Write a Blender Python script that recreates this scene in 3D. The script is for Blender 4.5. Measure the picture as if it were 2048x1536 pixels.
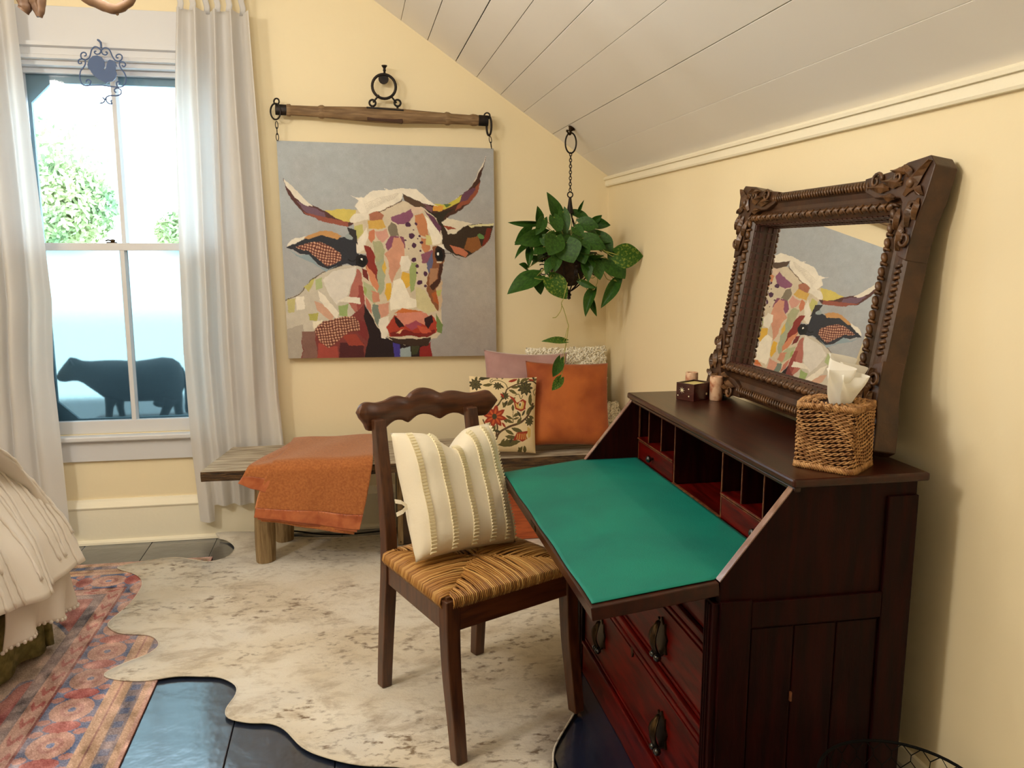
import bpy, bmesh, math, random
import numpy as np
from mathutils import Vector, Matrix, noise as mnoise
random.seed(7); rng = np.random.default_rng(7)
R = math.radians
sc = bpy.context.scene
for o in list(bpy.data.objects): bpy.data.objects.remove(o)

# ------------------------------------------------------------------ camera
H = 1.36; F = 1676.0
def cam_rows(yaw, pitch, roll):
    cy, sy, cp, sp = math.cos(yaw), math.sin(yaw), math.cos(pitch), math.sin(pitch)
    f = Vector((sy*cp, cy*cp, -sp)); r = Vector((cy, -sy, 0)); u = r.cross(f)
    c, s = math.cos(roll), math.sin(roll)
    return c*r + s*u, -s*r + c*u, f
CR, CU, CF = cam_rows(R(10.74), R(9.27), R(.07))
CP = Vector((0, 0, H))
cd = bpy.data.cameras.new('camera'); cam = bpy.data.objects.new('camera', cd); sc.collection.objects.link(cam)
cam.matrix_world = Matrix(((CR.x, CU.x, -CF.x, 0), (CR.y, CU.y, -CF.y, 0), (CR.z, CU.z, -CF.z, H), (0, 0, 0, 1)))
cd.sensor_width = 36; cd.lens = F/2048*36; cd.clip_start = .02; cd.clip_end = 200
sc.camera = cam
def ray(x, y): return CR*((x-1024)/F) + CU*(-(y-768)/F) + CF
def aty(x, y, Y): d = ray(x, y); return CP + d*((Y-CP.y)/d.y)      # photograph pixel -> point on the plane y = Y
def atx(x, y, X): d = ray(x, y); return CP + d*((X-CP.x)/d.x)
def atz(x, y, Z): d = ray(x, y); return CP + d*((Z-CP.z)/d.z)

# ------------------------------------------------------------------ world, exposure
w = bpy.data.worlds.new('sky'); sc.world = w; w.use_nodes = True
wn = w.node_tree; bg = wn.nodes['Background']
bg.inputs[0].default_value = (.60, .84, 1.0, 1); bg.inputs[1].default_value = 10.0
sc.view_settings.view_transform = 'Standard'; sc.view_settings.look = 'None'
sc.view_settings.gamma = 1; sc.view_settings.use_curve_mapping = False
sc.view_settings.exposure = 0.12
sc.cycles.use_denoising = True
sc.cycles.max_bounces = 8; sc.cycles.diffuse_bounces = 5; sc.cycles.transparent_max_bounces = 12
sc.cycles.sample_clamp_indirect = 6
WARM = (1.0, .96, .87)
LAMP_W = 7.0
FILL_W = 80      # power of the added fill lamp, out of view
LAMP_POS = (-.54, 2.0, 2.20)

# ------------------------------------------------------------------ materials
def lin(c):
    return tuple(((v/255)/12.92 if v/255 <= .04045 else ((v/255+.055)/1.055)**2.4) for v in c[:3]) + (1,)
MATS = {}
def mat(name, c, rough=.6, c2=None, scale=8, stretch=(1, 1, 1), bump=0, bscale=60, metal=0, coat=0, spec=.5, detail=4, sharp=(.35, .65), sheen=0, bstretch=None, attr=None, kind='noise', subsurf=0, bdist=.002, trans=0):
    if name in MATS: return MATS[name]
    m = bpy.data.materials.new(name); m.use_nodes = True; nt = m.node_tree; N = nt.nodes; Lk = nt.links
    b = N['Principled BSDF']; b.inputs['Base Color'].default_value = lin(c); b.inputs['Roughness'].default_value = rough
    b.inputs['Metallic'].default_value = metal; b.inputs['Coat Weight'].default_value = coat; b.inputs['Specular IOR Level'].default_value = spec
    b.inputs['Coat Roughness'].default_value = .15
    if sheen: b.inputs['Sheen Weight'].default_value = sheen; b.inputs['Sheen Roughness'].default_value = .4
    tc = N.new('ShaderNodeTexCoord')
    if attr:
        a = N.new('ShaderNodeAttribute'); a.attribute_name = attr; Lk.new(a.outputs['Color'], b.inputs['Base Color'])
    elif c2 is not None:
        mp = N.new('ShaderNodeMapping'); mp.inputs['Scale'].default_value = stretch; Lk.new(tc.outputs['Object'], mp.inputs[0])
        if kind == 'noise':
            t = N.new('ShaderNodeTexNoise'); t.inputs['Scale'].default_value = scale; t.inputs['Detail'].default_value = detail; t.inputs['Distortion'].default_value = .3; out = t.outputs['Fac']
        elif kind == 'wave':
            t = N.new('ShaderNodeTexWave'); t.inputs['Scale'].default_value = scale; t.inputs['Distortion'].default_value = 3; t.inputs['Detail'].default_value = detail; out = t.outputs['Fac']
        else:
            t = N.new('ShaderNodeTexVoronoi'); t.inputs['Scale'].default_value = scale; out = t.outputs['Distance']
        Lk.new(mp.outputs[0], t.inputs[0])
        cr = N.new('ShaderNodeValToRGB'); cr.color_ramp.elements[0].color = lin(c); cr.color_ramp.elements[1].color = lin(c2)
        cr.color_ramp.elements[0].position = sharp[0]; cr.color_ramp.elements[1].position = sharp[1]
        Lk.new(out, cr.inputs[0]); Lk.new(cr.outputs[0], b.inputs['Base Color'])
    if bump:
        mp2 = N.new('ShaderNodeMapping'); mp2.inputs['Scale'].default_value = bstretch or stretch; Lk.new(tc.outputs['Object'], mp2.inputs[0])
        t2 = N.new('ShaderNodeTexNoise'); t2.inputs['Scale'].default_value = bscale; t2.inputs['Detail'].default_value = 3
        Lk.new(mp2.outputs[0], t2.inputs[0])
        bp = N.new('ShaderNodeBump'); bp.inputs['Strength'].default_value = bump; bp.inputs['Distance'].default_value = bdist
        Lk.new(t2.outputs['Fac'], bp.inputs['Height']); Lk.new(bp.outputs[0], b.inputs['Normal'])
    if trans:
        tr = N.new('ShaderNodeBsdfTranslucent'); tr.inputs[0].default_value = lin(c)
        mx = N.new('ShaderNodeMixShader'); mx.inputs[0].default_value = trans
        Lk.new(b.outputs[0], mx.inputs[1]); Lk.new(tr.outputs[0], mx.inputs[2]); Lk.new(mx.outputs[0], N['Material Output'].inputs[0])
    MATS[name] = m; return m
def glass(name, haze=0.0, hazecol=(225, 240, 245)):
    m = bpy.data.materials.new(name); m.use_nodes = True; nt = m.node_tree; N = nt.nodes; Lk = nt.links
    N.remove(N['Principled BSDF'])
    tr = N.new('ShaderNodeBsdfTransparent'); gl = N.new('ShaderNodeBsdfGlossy'); gl.inputs['Roughness'].default_value = .03
    fr = N.new('ShaderNodeFresnel'); fr.inputs[0].default_value = 1.3
    mx = N.new('ShaderNodeMixShader'); Lk.new(fr.outputs[0], mx.inputs[0]); Lk.new(tr.outputs[0], mx.inputs[1]); Lk.new(gl.outputs[0], mx.inputs[2])
    out = mx.outputs[0]
    if haze:
        d = N.new('ShaderNodeBsdfTranslucent'); d.inputs[0].default_value = lin(hazecol)
        tx = N.new('ShaderNodeTexNoise'); tx.inputs['Scale'].default_value = 3; tc = N.new('ShaderNodeTexCoord'); Lk.new(tc.outputs['Object'], tx.inputs[0])
        mr = N.new('ShaderNodeMapRange'); mr.inputs[1].default_value = .3; mr.inputs[2].default_value = .7; mr.inputs[3].default_value = haze*.8; mr.inputs[4].default_value = haze*1.15
        Lk.new(tx.outputs['Fac'], mr.inputs[0])
        m2 = N.new('ShaderNodeMixShader'); Lk.new(mr.outputs[0], m2.inputs[0]); Lk.new(out, m2.inputs[1]); Lk.new(d.outputs[0], m2.inputs[2]); out = m2.outputs[0]
    Lk.new(out, N['Material Output'].inputs[0]); return m

def frosted(name, rough, veil):
    m = bpy.data.materials.new(name); m.use_nodes = True; nt = m.node_tree; N = nt.nodes; Lk = nt.links; N.remove(N['Principled BSDF'])
    r = N.new('ShaderNodeBsdfRefraction'); r.inputs['Roughness'].default_value = rough; r.inputs[0].default_value = (.42, .45, .44, 1); r.inputs['IOR'].default_value = 1.3
    d = N.new('ShaderNodeBsdfTranslucent'); d.inputs[0].default_value = lin((210, 236, 245)); mx = N.new('ShaderNodeMixShader'); mx.inputs[0].default_value = veil
    Lk.new(r.outputs[0], mx.inputs[1]); Lk.new(d.outputs[0], mx.inputs[2]); Lk.new(mx.outputs[0], N['Material Output'].inputs[0]); return m
M_wall = mat('wall_paint', (237, 221, 184), .85, bump=.25, bscale=45)
M_ceil = mat('ceiling_paint', (236, 231, 224), .8, bump=.2, bscale=30)
M_trimc = mat('cream_trim_paint', (242, 233, 208), .6, bump=.3, bscale=50)
M_white = mat('white_paint', (208, 207, 208), .45, bump=.1, bscale=30)
M_dark = mat('dark_gap', (30, 25, 20), .9)
M_floor = mat('floor_paint', (18, 27, 48), .24, (24, 36, 58), 5, bump=.8, bscale=11, coat=1, spec=1, bdist=.006)
M_iron = mat('black_iron', (28, 24, 22), .5, (45, 36, 30), 40, metal=.6, bump=.3)
M_ironblue = mat('wrought_iron_glare_blue', (60, 84, 126), .5)  # blue stands for window glare, put into the iron colour
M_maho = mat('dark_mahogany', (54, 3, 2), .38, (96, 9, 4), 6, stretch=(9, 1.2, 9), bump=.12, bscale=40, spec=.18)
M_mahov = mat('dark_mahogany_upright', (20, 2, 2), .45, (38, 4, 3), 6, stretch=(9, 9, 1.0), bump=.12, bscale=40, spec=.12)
M_mahot = mat('mahogany_top', (38, 12, 5), .3, (58, 20, 8), 5, stretch=(10, 1.2, 9), bump=.1, bscale=40, spec=.4)
M_pale_edge = mat('glare_pale_edge', (150, 120, 110), .22, (120, 80, 60), 25, coat=.8)  # reflection of the window put into the pale colour
M_edge = mat('worn_edge', (120, 72, 38), .5, (70, 32, 16), 60)
M_felt = mat('teal_leather', (8, 108, 96), .55, (14, 124, 106), 5, spec=.3, bump=.25, bscale=260)
M_brass = mat('dark_brass', (70, 52, 28), .4, metal=.85, c2=(40, 28, 16), scale=30)
M_wire = mat('matte_black_wire', (10, 9, 8), .8, spec=.15)
M_knob = mat('black_knob', (14, 12, 12), .2, coat=.6)
M_chair = mat('chair_wood', (60, 32, 17), .42, (92, 54, 30), 7, stretch=(10, 10, 1.2), bump=.12, coat=.2)
M_crest = mat('chair_crest_wood', (66, 34, 16), .42, (96, 54, 27), 7, stretch=(1.2, 10, 10), bump=.12, coat=.2)
M_rush = mat('rush', (146, 98, 44), .5, (212, 164, 92), 170, stretch=(1, 1, 1), bump=.4, bscale=200)
M_rushd = mat('rush_under', (96, 58, 24), .8)
M_bench = mat('weathered_wood', (128, 112, 92), .75, (196, 184, 162), 6, stretch=(1.2, 12, 8), bump=.7, bscale=14, bdist=.006)
M_benchleg = mat('weathered_post', (118, 92, 58), .75, (160, 134, 94), 6, stretch=(12, 12, 1.2), bump=.7, bscale=14, bdist=.006)
M_bark = mat('bench_bark_edge', (40, 26, 14), .85, (104, 76, 44), 9, stretch=(1.5, 8, 10), bump=1, bscale=18, bdist=.01)
M_blanket = mat('rust_wool', (160, 92, 46), .95, (182, 112, 60), 120, bump=.6, bscale=350, sheen=.4)
M_satin = mat('rust_satin', (192, 110, 66), .35, (160, 78, 42), 22, sheen=.2)
M_linen = mat('white_linen', (224, 221, 218), .85, bump=.35, bscale=300, bstretch=(1, 1, 3), trans=.30)
M_wool = mat('boucle_wool', (250, 243, 224), .9)
M_suede = mat('orange_suede', (186, 100, 42), .8, (140, 62, 22), 5, sheen=.15, bump=.15, bscale=150)
M_mauve = mat('mauve_velvet', (160, 118, 116), .75, (184, 146, 142), 7, sheen=.6)
M_pcase = mat('ivory_cotton', (230, 220, 198), .85, bump=.4, bscale=40, bdist=.004)
M_lace = mat('cream_lace', (236, 225, 192), .8)
M_cover = mat('white_coverlet', (234, 226, 216), .85, bump=.25, bscale=120)
M_skirt = mat('olive_bed_skirt', (92, 88, 44), .9, (134, 124, 74), 30)
M_ruffle = mat('ruffle_cotton', (216, 206, 196), .9)
M_wick = mat('wicker', (132, 86, 42), .6, (196, 150, 98), 60, bump=.5, bscale=300)
M_wickd = mat('wicker_dark', (44, 18, 8), .8, (70, 34, 14), 90)
M_tissue = mat('tissue', (248, 246, 240), .9, trans=.3)
M_onyx = mat('pink_onyx', (216, 178, 146), .3, (164, 88, 54), 42, sharp=(.45, .68), coat=.3)
M_boxd = mat('lacquer_box', (62, 12, 10), .25, (40, 8, 8), 10, coat=.5)
M_star = mat('pearl_inlay', (232, 226, 190), .3)
M_giltb = mat('frame_wood_recess_shade', (50, 27, 11), .45, (74, 44, 20), 20, bump=.4, bscale=80, coat=.1)  # carved wood made darker: shade of the recesses put into the colour
M_gilt = mat('carved_frame_wood', (66, 40, 18), .42, (108, 72, 38), 30, bump=.4, bscale=80, coat=.15)
M_giltd = mat('frame_side_wood', (58, 22, 10), .45, (76, 34, 16), 12)
M_leaf = mat('pothos_green', (30, 66, 16), .5, (56, 94, 26), 9, spec=.3)
M_leafv = mat('pothos_variegated', (44, 84, 20), .5, (140, 150, 56), 11, spec=.3, sharp=(.5, .72))
M_vine = mat('vine_stem', (150, 148, 70), .5)
M_soil = mat('coco_liner', (34, 24, 14), .95, (58, 42, 26), 50)
M_beam = mat('old_yoke_wood', (104, 78, 50), .7, (140, 112, 78), 10, stretch=(1, 14, 14), bump=.6, bscale=30)
M_antler = mat('antler', (150, 116, 84), .5, (98, 70, 52), 14, bump=.4, bscale=50)
M_cow = mat('painted_cow', (5, 7, 11), .7, (9, 12, 17), 6)
M_foliage = mat('tree_foliage', (96, 128, 84), .8, (170, 176, 120), 1.6)
M_outwhite = mat('porch_paint', (84, 92, 96), .7)
M_grass = mat('lawn', (206, 218, 216), .9)
M_crate = mat('dark_trunk', (50, 34, 20), .6, (74, 52, 30), 12)
M_redwood = mat('orange_wood', (150, 66, 28), .45, (188, 92, 44), 7, stretch=(1.5, 10, 14), coat=.2)
M_hide = None

# ------------------------------------------------------------------ helpers
MW = {}
def link(o): sc.collection.objects.link(o)
def thing(name, label, cat, loc=(0, 0, 0), rz=0, group=None, M=None):
    o = bpy.data.objects.new(name, None); link(o); o.empty_display_size = .05
    m = M if M is not None else Matrix.Translation(loc) @ Matrix.Rotation(rz, 4, 'Z')
    o.matrix_world = m; MW[o.name] = m.copy()
    o['label'] = label; o['category'] = cat
    if group: o['group'] = group
    return o
def tag(o, label, cat, group=None):
    o['label'] = label; o['category'] = cat
    if group: o['group'] = group
    return o
def struct(name, label=None, loc=(0, 0, 0)):
    o = bpy.data.objects.new(name, None); link(o); o.location = loc; MW[o.name] = Matrix.Translation(loc); o['kind'] = 'structure'
    if label: o['label'] = label
    return o
class G:
    """collects verts and faces"""
    def __init__(s): s.v = []; s.f = []
    def add(s, vs, fs):
        n = len(s.v); s.v += [tuple(p) for p in vs]; s.f += [tuple(i+n for i in f) for f in fs]; return s
    def box(s, lo, hi, M=None):
        x0, y0, z0 = lo; x1, y1, z1 = hi
        vs = [(x0, y0, z0), (x1, y0, z0), (x1, y1, z0), (x0, y1, z0), (x0, y0, z1), (x1, y0, z1), (x1, y1, z1), (x0, y1, z1)]
        if M is not None: vs = [M @ Vector(p) for p in vs]
        return s.add(vs, [(0, 3, 2, 1), (4, 5, 6, 7), (0, 1, 5, 4), (1, 2, 6, 5), (2, 3, 7, 6), (3, 0, 4, 7)])
    def prism(s, poly, a, b, axis='z', M=None):
        """poly: 2-D outline; extruded between a and b along axis"""
        def P(u, v, t): return {'z': (u, v, t), 'y': (u, t, v), 'x': (t, u, v)}[axis]
        n = len(poly); vs = [P(u, v, a) for u, v in poly] + [P(u, v, b) for u, v in poly]
        if M is not None: vs = [M @ Vector(p) for p in vs]
        return s.add(vs, [tuple(range(n)), tuple(range(2*n-1, n-1, -1))] + [(i, i+n, (i+1) % n+n, (i+1) % n) for i in range(n)])
    def tube(s, pts, r, n=8, closed=False, cap=True, flat=1.0, up=None):
        pts = [Vector(p) for p in pts]; m = len(pts)
        rs = r if hasattr(r, '__len__') else [r]*m
        prev = None; rings = []
        for i, p in enumerate(pts):
            if closed: t = pts[(i+1) % m]-pts[i-1]
            else: t = pts[min(i+1, m-1)]-pts[max(i-1, 0)]
            if t.length < 1e-9: t = Vector((0, 0, 1))
            t.normalize()
            if prev is None:
                a = up and Vector(up) or (Vector((0, 0, 1)) if abs(t.z) < .9 else Vector((1, 0, 0)))
                nrm = (a - t*a.dot(t)).normalized()
            else:
                nrm = prev - t*prev.dot(t)
                nrm = nrm.normalized() if nrm.length > 1e-6 else t.orthogonal().normalized()
            prev = nrm; bn = t.cross(nrm)
            rings.append([p + nrm*(rs[i]*math.cos(2*math.pi*k/n)) + bn*(rs[i]*flat*math.sin(2*math.pi*k/n)) for k in range(n)])
        vs = [q for rg in rings for q in rg]; fs = []
        for i in range(m if closed else m-1):
            j = (i+1) % m
            for k in range(n): fs.append((i*n+k, i*n+(k+1) % n, j*n+(k+1) % n, j*n+k))
        if not closed and cap: fs.append(tuple(range(n-1, -1, -1))); fs.append(tuple((m-1)*n+k for k in range(n)))
        return s.add(vs, fs)
    def lathe(s, prof, c=(0, 0, 0), n=20, M=None):
        """prof: (r, z) list, around z through c"""
        vs = []; fs = []
        for r, z in prof:
            for k in range(n):
                a = 2*math.pi*k/n; vs.append(Vector((r*math.cos(a), r*math.sin(a), z)))
        for i in range(len(prof)-1):
            for k in range(n): fs.append((i*n+k, i*n+(k+1) % n, (i+1)*n+(k+1) % n, (i+1)*n+k))
        fs.append(tuple(range(n-1, -1, -1))); fs.append(tuple((len(prof)-1)*n+k for k in range(n)))
        if M is not None: vs = [M @ p for p in vs]
        return s.add([p+Vector(c) for p in vs], fs)
    def torus(s, c, Rr, r, ax=(0, 1, 0), n=24, m=8, sx=1, sz=1, spin=0):
        ax = Vector(ax).normalized(); a = ax.orthogonal().normalized() if abs(ax.z) > .99 else Vector((0, 0, 1)).cross(ax).normalized(); b = ax.cross(a)
        if spin: a, b = a*math.cos(spin)+b*math.sin(spin), -a*math.sin(spin)+b*math.cos(spin)
        return s.tube([Vector(c)+a*(Rr*sx*math.cos(2*math.pi*i/n))+b*(Rr*sz*math.sin(2*math.pi*i/n)) for i in range(n)], r, m, closed=True)
    def ball(s, c, r, n=10, m=6, sc_=(1, 1, 1), M=None):
        vs = []; fs = []
        for i in range(m+1):
            ph = math.pi*i/m
            for k in range(n):
                a = 2*math.pi*k/n
                vs.append(Vector((r*sc_[0]*math.sin(ph)*math.cos(a), r*sc_[1]*math.sin(ph)*math.sin(a), r*sc_[2]*math.cos(ph))))
        for i in range(m):
            for k in range(n): fs.append((i*n+k, (i+1)*n+k, (i+1)*n+(k+1) % n, i*n+(k+1) % n))
        if M is not None: vs = [M @ p for p in vs]
        return s.add([p+Vector(c) for p in vs], fs)
    def grid(s, fn, nu, nv, closed_u=False):
        vs = [fn(i/(nu-1) if not closed_u else i/nu, j/(nv-1)) for j in range(nv) for i in range(nu)]
        fs = []
        for j in range(nv-1):
            for i in range(nu if closed_u else nu-1):
                k = (i+1) % nu; fs.append((j*nu+i, j*nu+k, (j+1)*nu+k, (j+1)*nu+i))
        return s.add(vs, fs)
def build(name, g, m, parent=None, smooth=False, bevel=0, local=False, solid=0, fix=True, kind=None, label=None, subd=0, offs=0):
    me = bpy.data.meshes.new(name); vs = [Vector(p) for p in g.v]
    root = parent
    while root is not None and root.name not in MW: root = root.parent
    if root is not None and not local:
        inv = MW[root.name].inverted(); vs = [inv @ p for p in vs]
    me.from_pydata([tuple(p) for p in vs], [], g.f)
    if fix:
        bm = bmesh.new(); bm.from_mesh(me); bmesh.ops.recalc_face_normals(bm, faces=bm.faces)
        if smooth:
            bm.normal_update()
            for e in bm.edges:
                e.smooth = not (e.is_manifold and e.calc_face_angle(0) > .9)
        bm.to_mesh(me); bm.free()
    me.materials.append(m)
    if smooth: me.polygons.foreach_set('use_smooth', [True]*len(me.polygons))
    o = bpy.data.objects.new(name, me); link(o)
    if parent is not None: o.parent = parent
    if solid: md = o.modifiers.new('solid', 'SOLIDIFY'); md.thickness = solid; md.offset = offs
    if bevel: md = o.modifiers.new('bevel', 'BEVEL'); md.width = bevel; md.segments = 2; md.limit_method = 'ANGLE'; md.angle_limit = R(40)
    if subd: md = o.modifiers.new('sub', 'SUBSURF'); md.levels = subd; md.render_levels = subd
    if kind: o['kind'] = kind
    if label: o['label'] = label
    return o
def bx(name, lo, hi, m, parent=None, bevel=.002, **k): return build(name, G().box(lo, hi), m, parent, bevel=bevel, **k)
def lerp(a, b, t): return a+(b-a)*t
def pl(pts, t):
    """polyline by first coordinate: pts [(t, v)]"""
    for (a, x), (b, y) in zip(pts, pts[1:]):
        if t <= b: return lerp(x, y, (t-a)/(b-a) if b > a else 0)
    return pts[-1][1]
def spiral(c, r0, turns, start, e1, e2, n=16, grow=.85):
    c = Vector(c); e1 = Vector(e1); e2 = Vector(e2); out = []
    for i in range(n):
        t = i/(n-1); r = r0*(1-grow*t); a = start+turns*2*math.pi*t
        out.append(c+e1*(r*math.cos(a))+e2*(r*math.sin(a)))
    return out
def smoothpts(pts, k=4, closed=False):
    P = [Vector(p) for p in pts]; n = len(P); out = []
    for i in range(n if closed else n-1):
        p0 = P[i-1] if (closed or i > 0) else P[0]; p1 = P[i]; p2 = P[(i+1) % n]; p3 = P[(i+2) % n] if (closed or i+2 < n) else P[-1]
        for j in range(k):
            t = j/k
            out.append(.5*((2*p1)+(-p0+p2)*t+(2*p0-5*p1+4*p2-p3)*t*t+(-p0+3*p1-3*p2+p3)*t**3))
    if not closed: out.append(P[-1])
    return out
# --- rasteriser for flat artwork (colours go on the vertices of a fine grid)
class Canvas:
    def __init__(s, wpx, hpx, base): s.w, s.h = wpx, hpx; s.a = np.zeros((hpx, wpx, 3)); s.a[:] = np.array(base); s.yy, s.xx = np.mgrid[0:hpx, 0:wpx]; s.wx = s.xx.astype(float); s.wy = s.yy.astype(float)
    def warp(s, amp, sc_):
        def nz(seed):
            r = np.random.default_rng(seed); k = max(2, int(s.w/sc_)); g = r.normal(size=(k+2, k+2))
            u = np.linspace(0, k, s.w); v = np.linspace(0, k, s.h); iu = u.astype(int).clip(0, k); iv = v.astype(int).clip(0, k); fu = u-iu; fv = v-iv
            fu = fu*fu*(3-2*fu); fv = fv*fv*(3-2*fv); iu2 = (iu+1).clip(0, k+1); iv2 = (iv+1).clip(0, k+1)
            return ((g[np.ix_(iv, iu)]*(1-fu)+g[np.ix_(iv, iu2)]*fu)*(1-fv)[:, None]+(g[np.ix_(iv2, iu)]*(1-fu)+g[np.ix_(iv2, iu2)]*fu)*fv[:, None])
        s.wx = s.wx+nz(1)*amp; s.wy = s.wy+nz(2)*amp; s.nz = nz
    def poly(s, pts, c, a=1.0):
        P = np.array(pts, float); x0, y0 = P.min(0)-8; x1, y1 = P.max(0)+8
        i0, i1 = int(max(0, y0)), int(min(s.h, y1+1)); j0, j1 = int(max(0, x0)), int(min(s.w, x1+1))
        if i1 <= i0 or j1 <= j0: return
        X = s.wx[i0:i1, j0:j1]; Y = s.wy[i0:i1, j0:j1]; ins = np.zeros(X.shape, bool)
        for k in range(len(P)):
            xa, ya = P[k-1]; xb, yb = P[k]
            if ya == yb: continue
            cnd = ((ya > Y) != (yb > Y)) & (X < (xb-xa)*(Y-ya)/(yb-ya)+xa); ins ^= cnd
        if callable(c): col = c(X[ins], Y[ins])
        else: col = np.array(c, float)
        s.a[i0:i1, j0:j1][ins] = s.a[i0:i1, j0:j1][ins]*(1-a)+col*a
    def ell(s, cx, cy, rx, ry, c, rot=0, a=1.0):
        k = 20; ca, sa = math.cos(rot), math.sin(rot)
        s.poly([(cx+rx*math.cos(t)*ca-ry*math.sin(t)*sa, cy+rx*math.cos(t)*sa+ry*math.sin(t)*ca) for t in np.linspace(0, 2*math.pi, k, endpoint=False)], c, a)
    def line(s, pts, wd, c, taper=False):
        P = smoothpts([(x, y, 0) for x, y in pts], 5); L = []; Q = []
        for i, p in enumerate(P):
            t = P[min(i+1, len(P)-1)]-P[max(i-1, 0)]; t = t.normalized() if t.length > 0 else Vector((1, 0, 0)); nrm = Vector((-t.y, t.x, 0)); wk = wd*(1-i/len(P)) if taper else wd
            L.append((p+nrm*wk/2)[:2]); Q.append((p-nrm*wk/2)[:2])
        s.poly(L+Q[::-1], c)
    def linear(s): a = np.clip(s.a/255, 0, 1); return np.where(a <= .04045, a/12.92, ((a+.055)/1.055)**2.4)
def painted_grid(name, cv, fn, m, parent, solid=0, smooth=True):
    """grid mesh, one vertex per canvas pixel; fn(u, v) arrays -> xyz arrays, v down"""
    h, wd = cv.h, cv.w; v, u = np.mgrid[0:h, 0:wd]; X = np.stack(fn(u/(wd-1), v/(h-1)), -1).reshape(-1, 3)
    root = parent
    while root is not None and root.name not in MW: root = root.parent
    if root is not None:
        iv = np.array(MW[root.name].inverted()); X = X@iv[:3, :3].T+iv[:3, 3]
    idx = (v*wd+u); a = idx[:-1, :-1].ravel(); b = idx[:-1, 1:].ravel(); c = idx[1:, 1:].ravel(); d = idx[1:, :-1].ravel()
    q = np.stack([a, d, c, b], 1)
    me = bpy.data.meshes.new(name); me.vertices.add(len(X)); me.vertices.foreach_set('co', X.ravel().astype(np.float32))
    me.loops.add(q.size); me.loops.foreach_set('vertex_index', q.ravel().astype(np.int32))
    me.polygons.add(len(q)); me.polygons.foreach_set('loop_start', (np.arange(len(q))*4).astype(np.int32)); me.polygons.foreach_set('loop_total', np.full(len(q), 4, np.int32))
    me.update(calc_edges=True)
    if smooth: me.polygons.foreach_set('use_smooth', [True]*len(q))
    at = me.color_attributes.new('paint', 'FLOAT_COLOR', 'POINT')
    col = np.ones((h*wd, 4), np.float32); col[:, :3] = cv.linear().reshape(-1, 3); at.data.foreach_set('color', col.ravel())
    me.materials.append(m); o = bpy.data.objects.new(name, me); link(o)
    if parent is not None: o.parent = parent
    return o
#MORE
# ================================================================== THE ROOM
YW, XR, XL, YB = 4.026, 1.24, -3.1, -1.6
KZ, SL = 1.70, .677                       # knee-wall height, slope of the ceiling
def cz(x): return KZ+SL*(XR-x)
XT = XR-(2.75-KZ)/SL
WX0, WX1, WZ0, WZ1 = -1.425, -.565, .515, 2.14    # window opening
# floor: painted boards along y
fl = struct('floor'); bx('subfloor', (XL, YB, -.06), (XR+.1, YW+.1, -.022), M_dark, fl, bevel=0)
x = -.372-.29*10; k = 0
while x < XR:
    a, b = max(x, XL), min(x+.29, XR)
    if b-a > .02: bx('plank', (a+.0008, YB, -.022), (b-.0008, YW, random.uniform(-.0012, 0)), M_floor, fl, bevel=.0025)
    x += .29
# walls
g = G(); t = .13
def wallpiece(x0, x1, z0, z1): g.box((x0, YW, z0), (x1, YW+t, z1))
wallpiece(XL, WX0, 0, 2.75); wallpiece(WX0, WX1, 0, WZ0); wallpiece(WX0, WX1, WZ1, 2.75)
g.prism([(WX1, 0), (XR+.1, 0), (XR+.1, cz(XR+.1)+.02), (XT, 2.77), (WX1, 2.77)], YW, YW+t, 'y')
o = build('wall_back', g, M_wall); o['kind'] = 'structure'
o = bx('wall_right', (XR, YB, 0), (XR+.1, YW, KZ), M_wall, bevel=0); o['kind'] = 'structure'
o = bx('wall_left', (XL-.1, YB, 0), (XL, YW, 2.75), M_wall, bevel=0); o['kind'] = 'structure'
o = bx('wall_front', (XL, YB-.1, 0), (XR+.1, YB, 2.75), M_wall, bevel=0); o['kind'] = 'structure'
# ceiling: flat part, and the slope clad in boards along y
ce = struct('ceiling')
build('ceiling_flat', G().box((XL-.1, YB-.1, 2.75), (XT+.02, YW+.1, 2.83)), M_ceil, ce)
nx, nz = SL/math.hypot(1, SL), 1/math.hypot(1, SL)      # outward normal of the slope
def sp(x, d=0): return (x+nx*d, cz(x)+nz*d)
build('ceiling_backing', G().prism([sp(XR+.08, .022), sp(XT-.02, .022), sp(XT-.02, .09), sp(XR+.08, .09)], YB-.1, YW+.13, 'y'), M_dark, ce)
seams = [XR+.03, 1.101, .958, .816, .706, .594, .497, .369]
while seams[-1] > XT+.14: seams.append(seams[-1]-.119)
seams.append(XT-.01)
gaps = [.0004, .0006, .0022, .0012, .0018, .0015, .0032, .0026, .002]
for i in range(len(seams)-1):
    ga, gb = gaps[i % 9], gaps[(i+1) % 9]; s_ = random.uniform(0, .0012)
    build('ceiling_plank', G().prism([sp(seams[i]-ga/2, s_), sp(seams[i+1]+gb/2, s_), sp(seams[i+1]+gb/2, .022), sp(seams[i]-ga/2, .022)], YB-.05, YW, 'y'), M_ceil, ce, bevel=.0008)
# knee-wall moulding
tr = struct('trim_1')
build('moulding_board', G().prism([(XR, 1.652), (XR-.013, 1.652), (XR-.016, 1.658), (XR-.016, 1.682), (XR, 1.686)], YB, YW, 'y'), M_trimc, tr)
build('moulding_cap', G().prism([(XR, 1.682), (XR-.024, 1.682), (XR-.026, 1.690), (XR-.018, 1.698), (XR, 1.7)], YB, YW, 'y'), M_trimc, tr)
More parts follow.
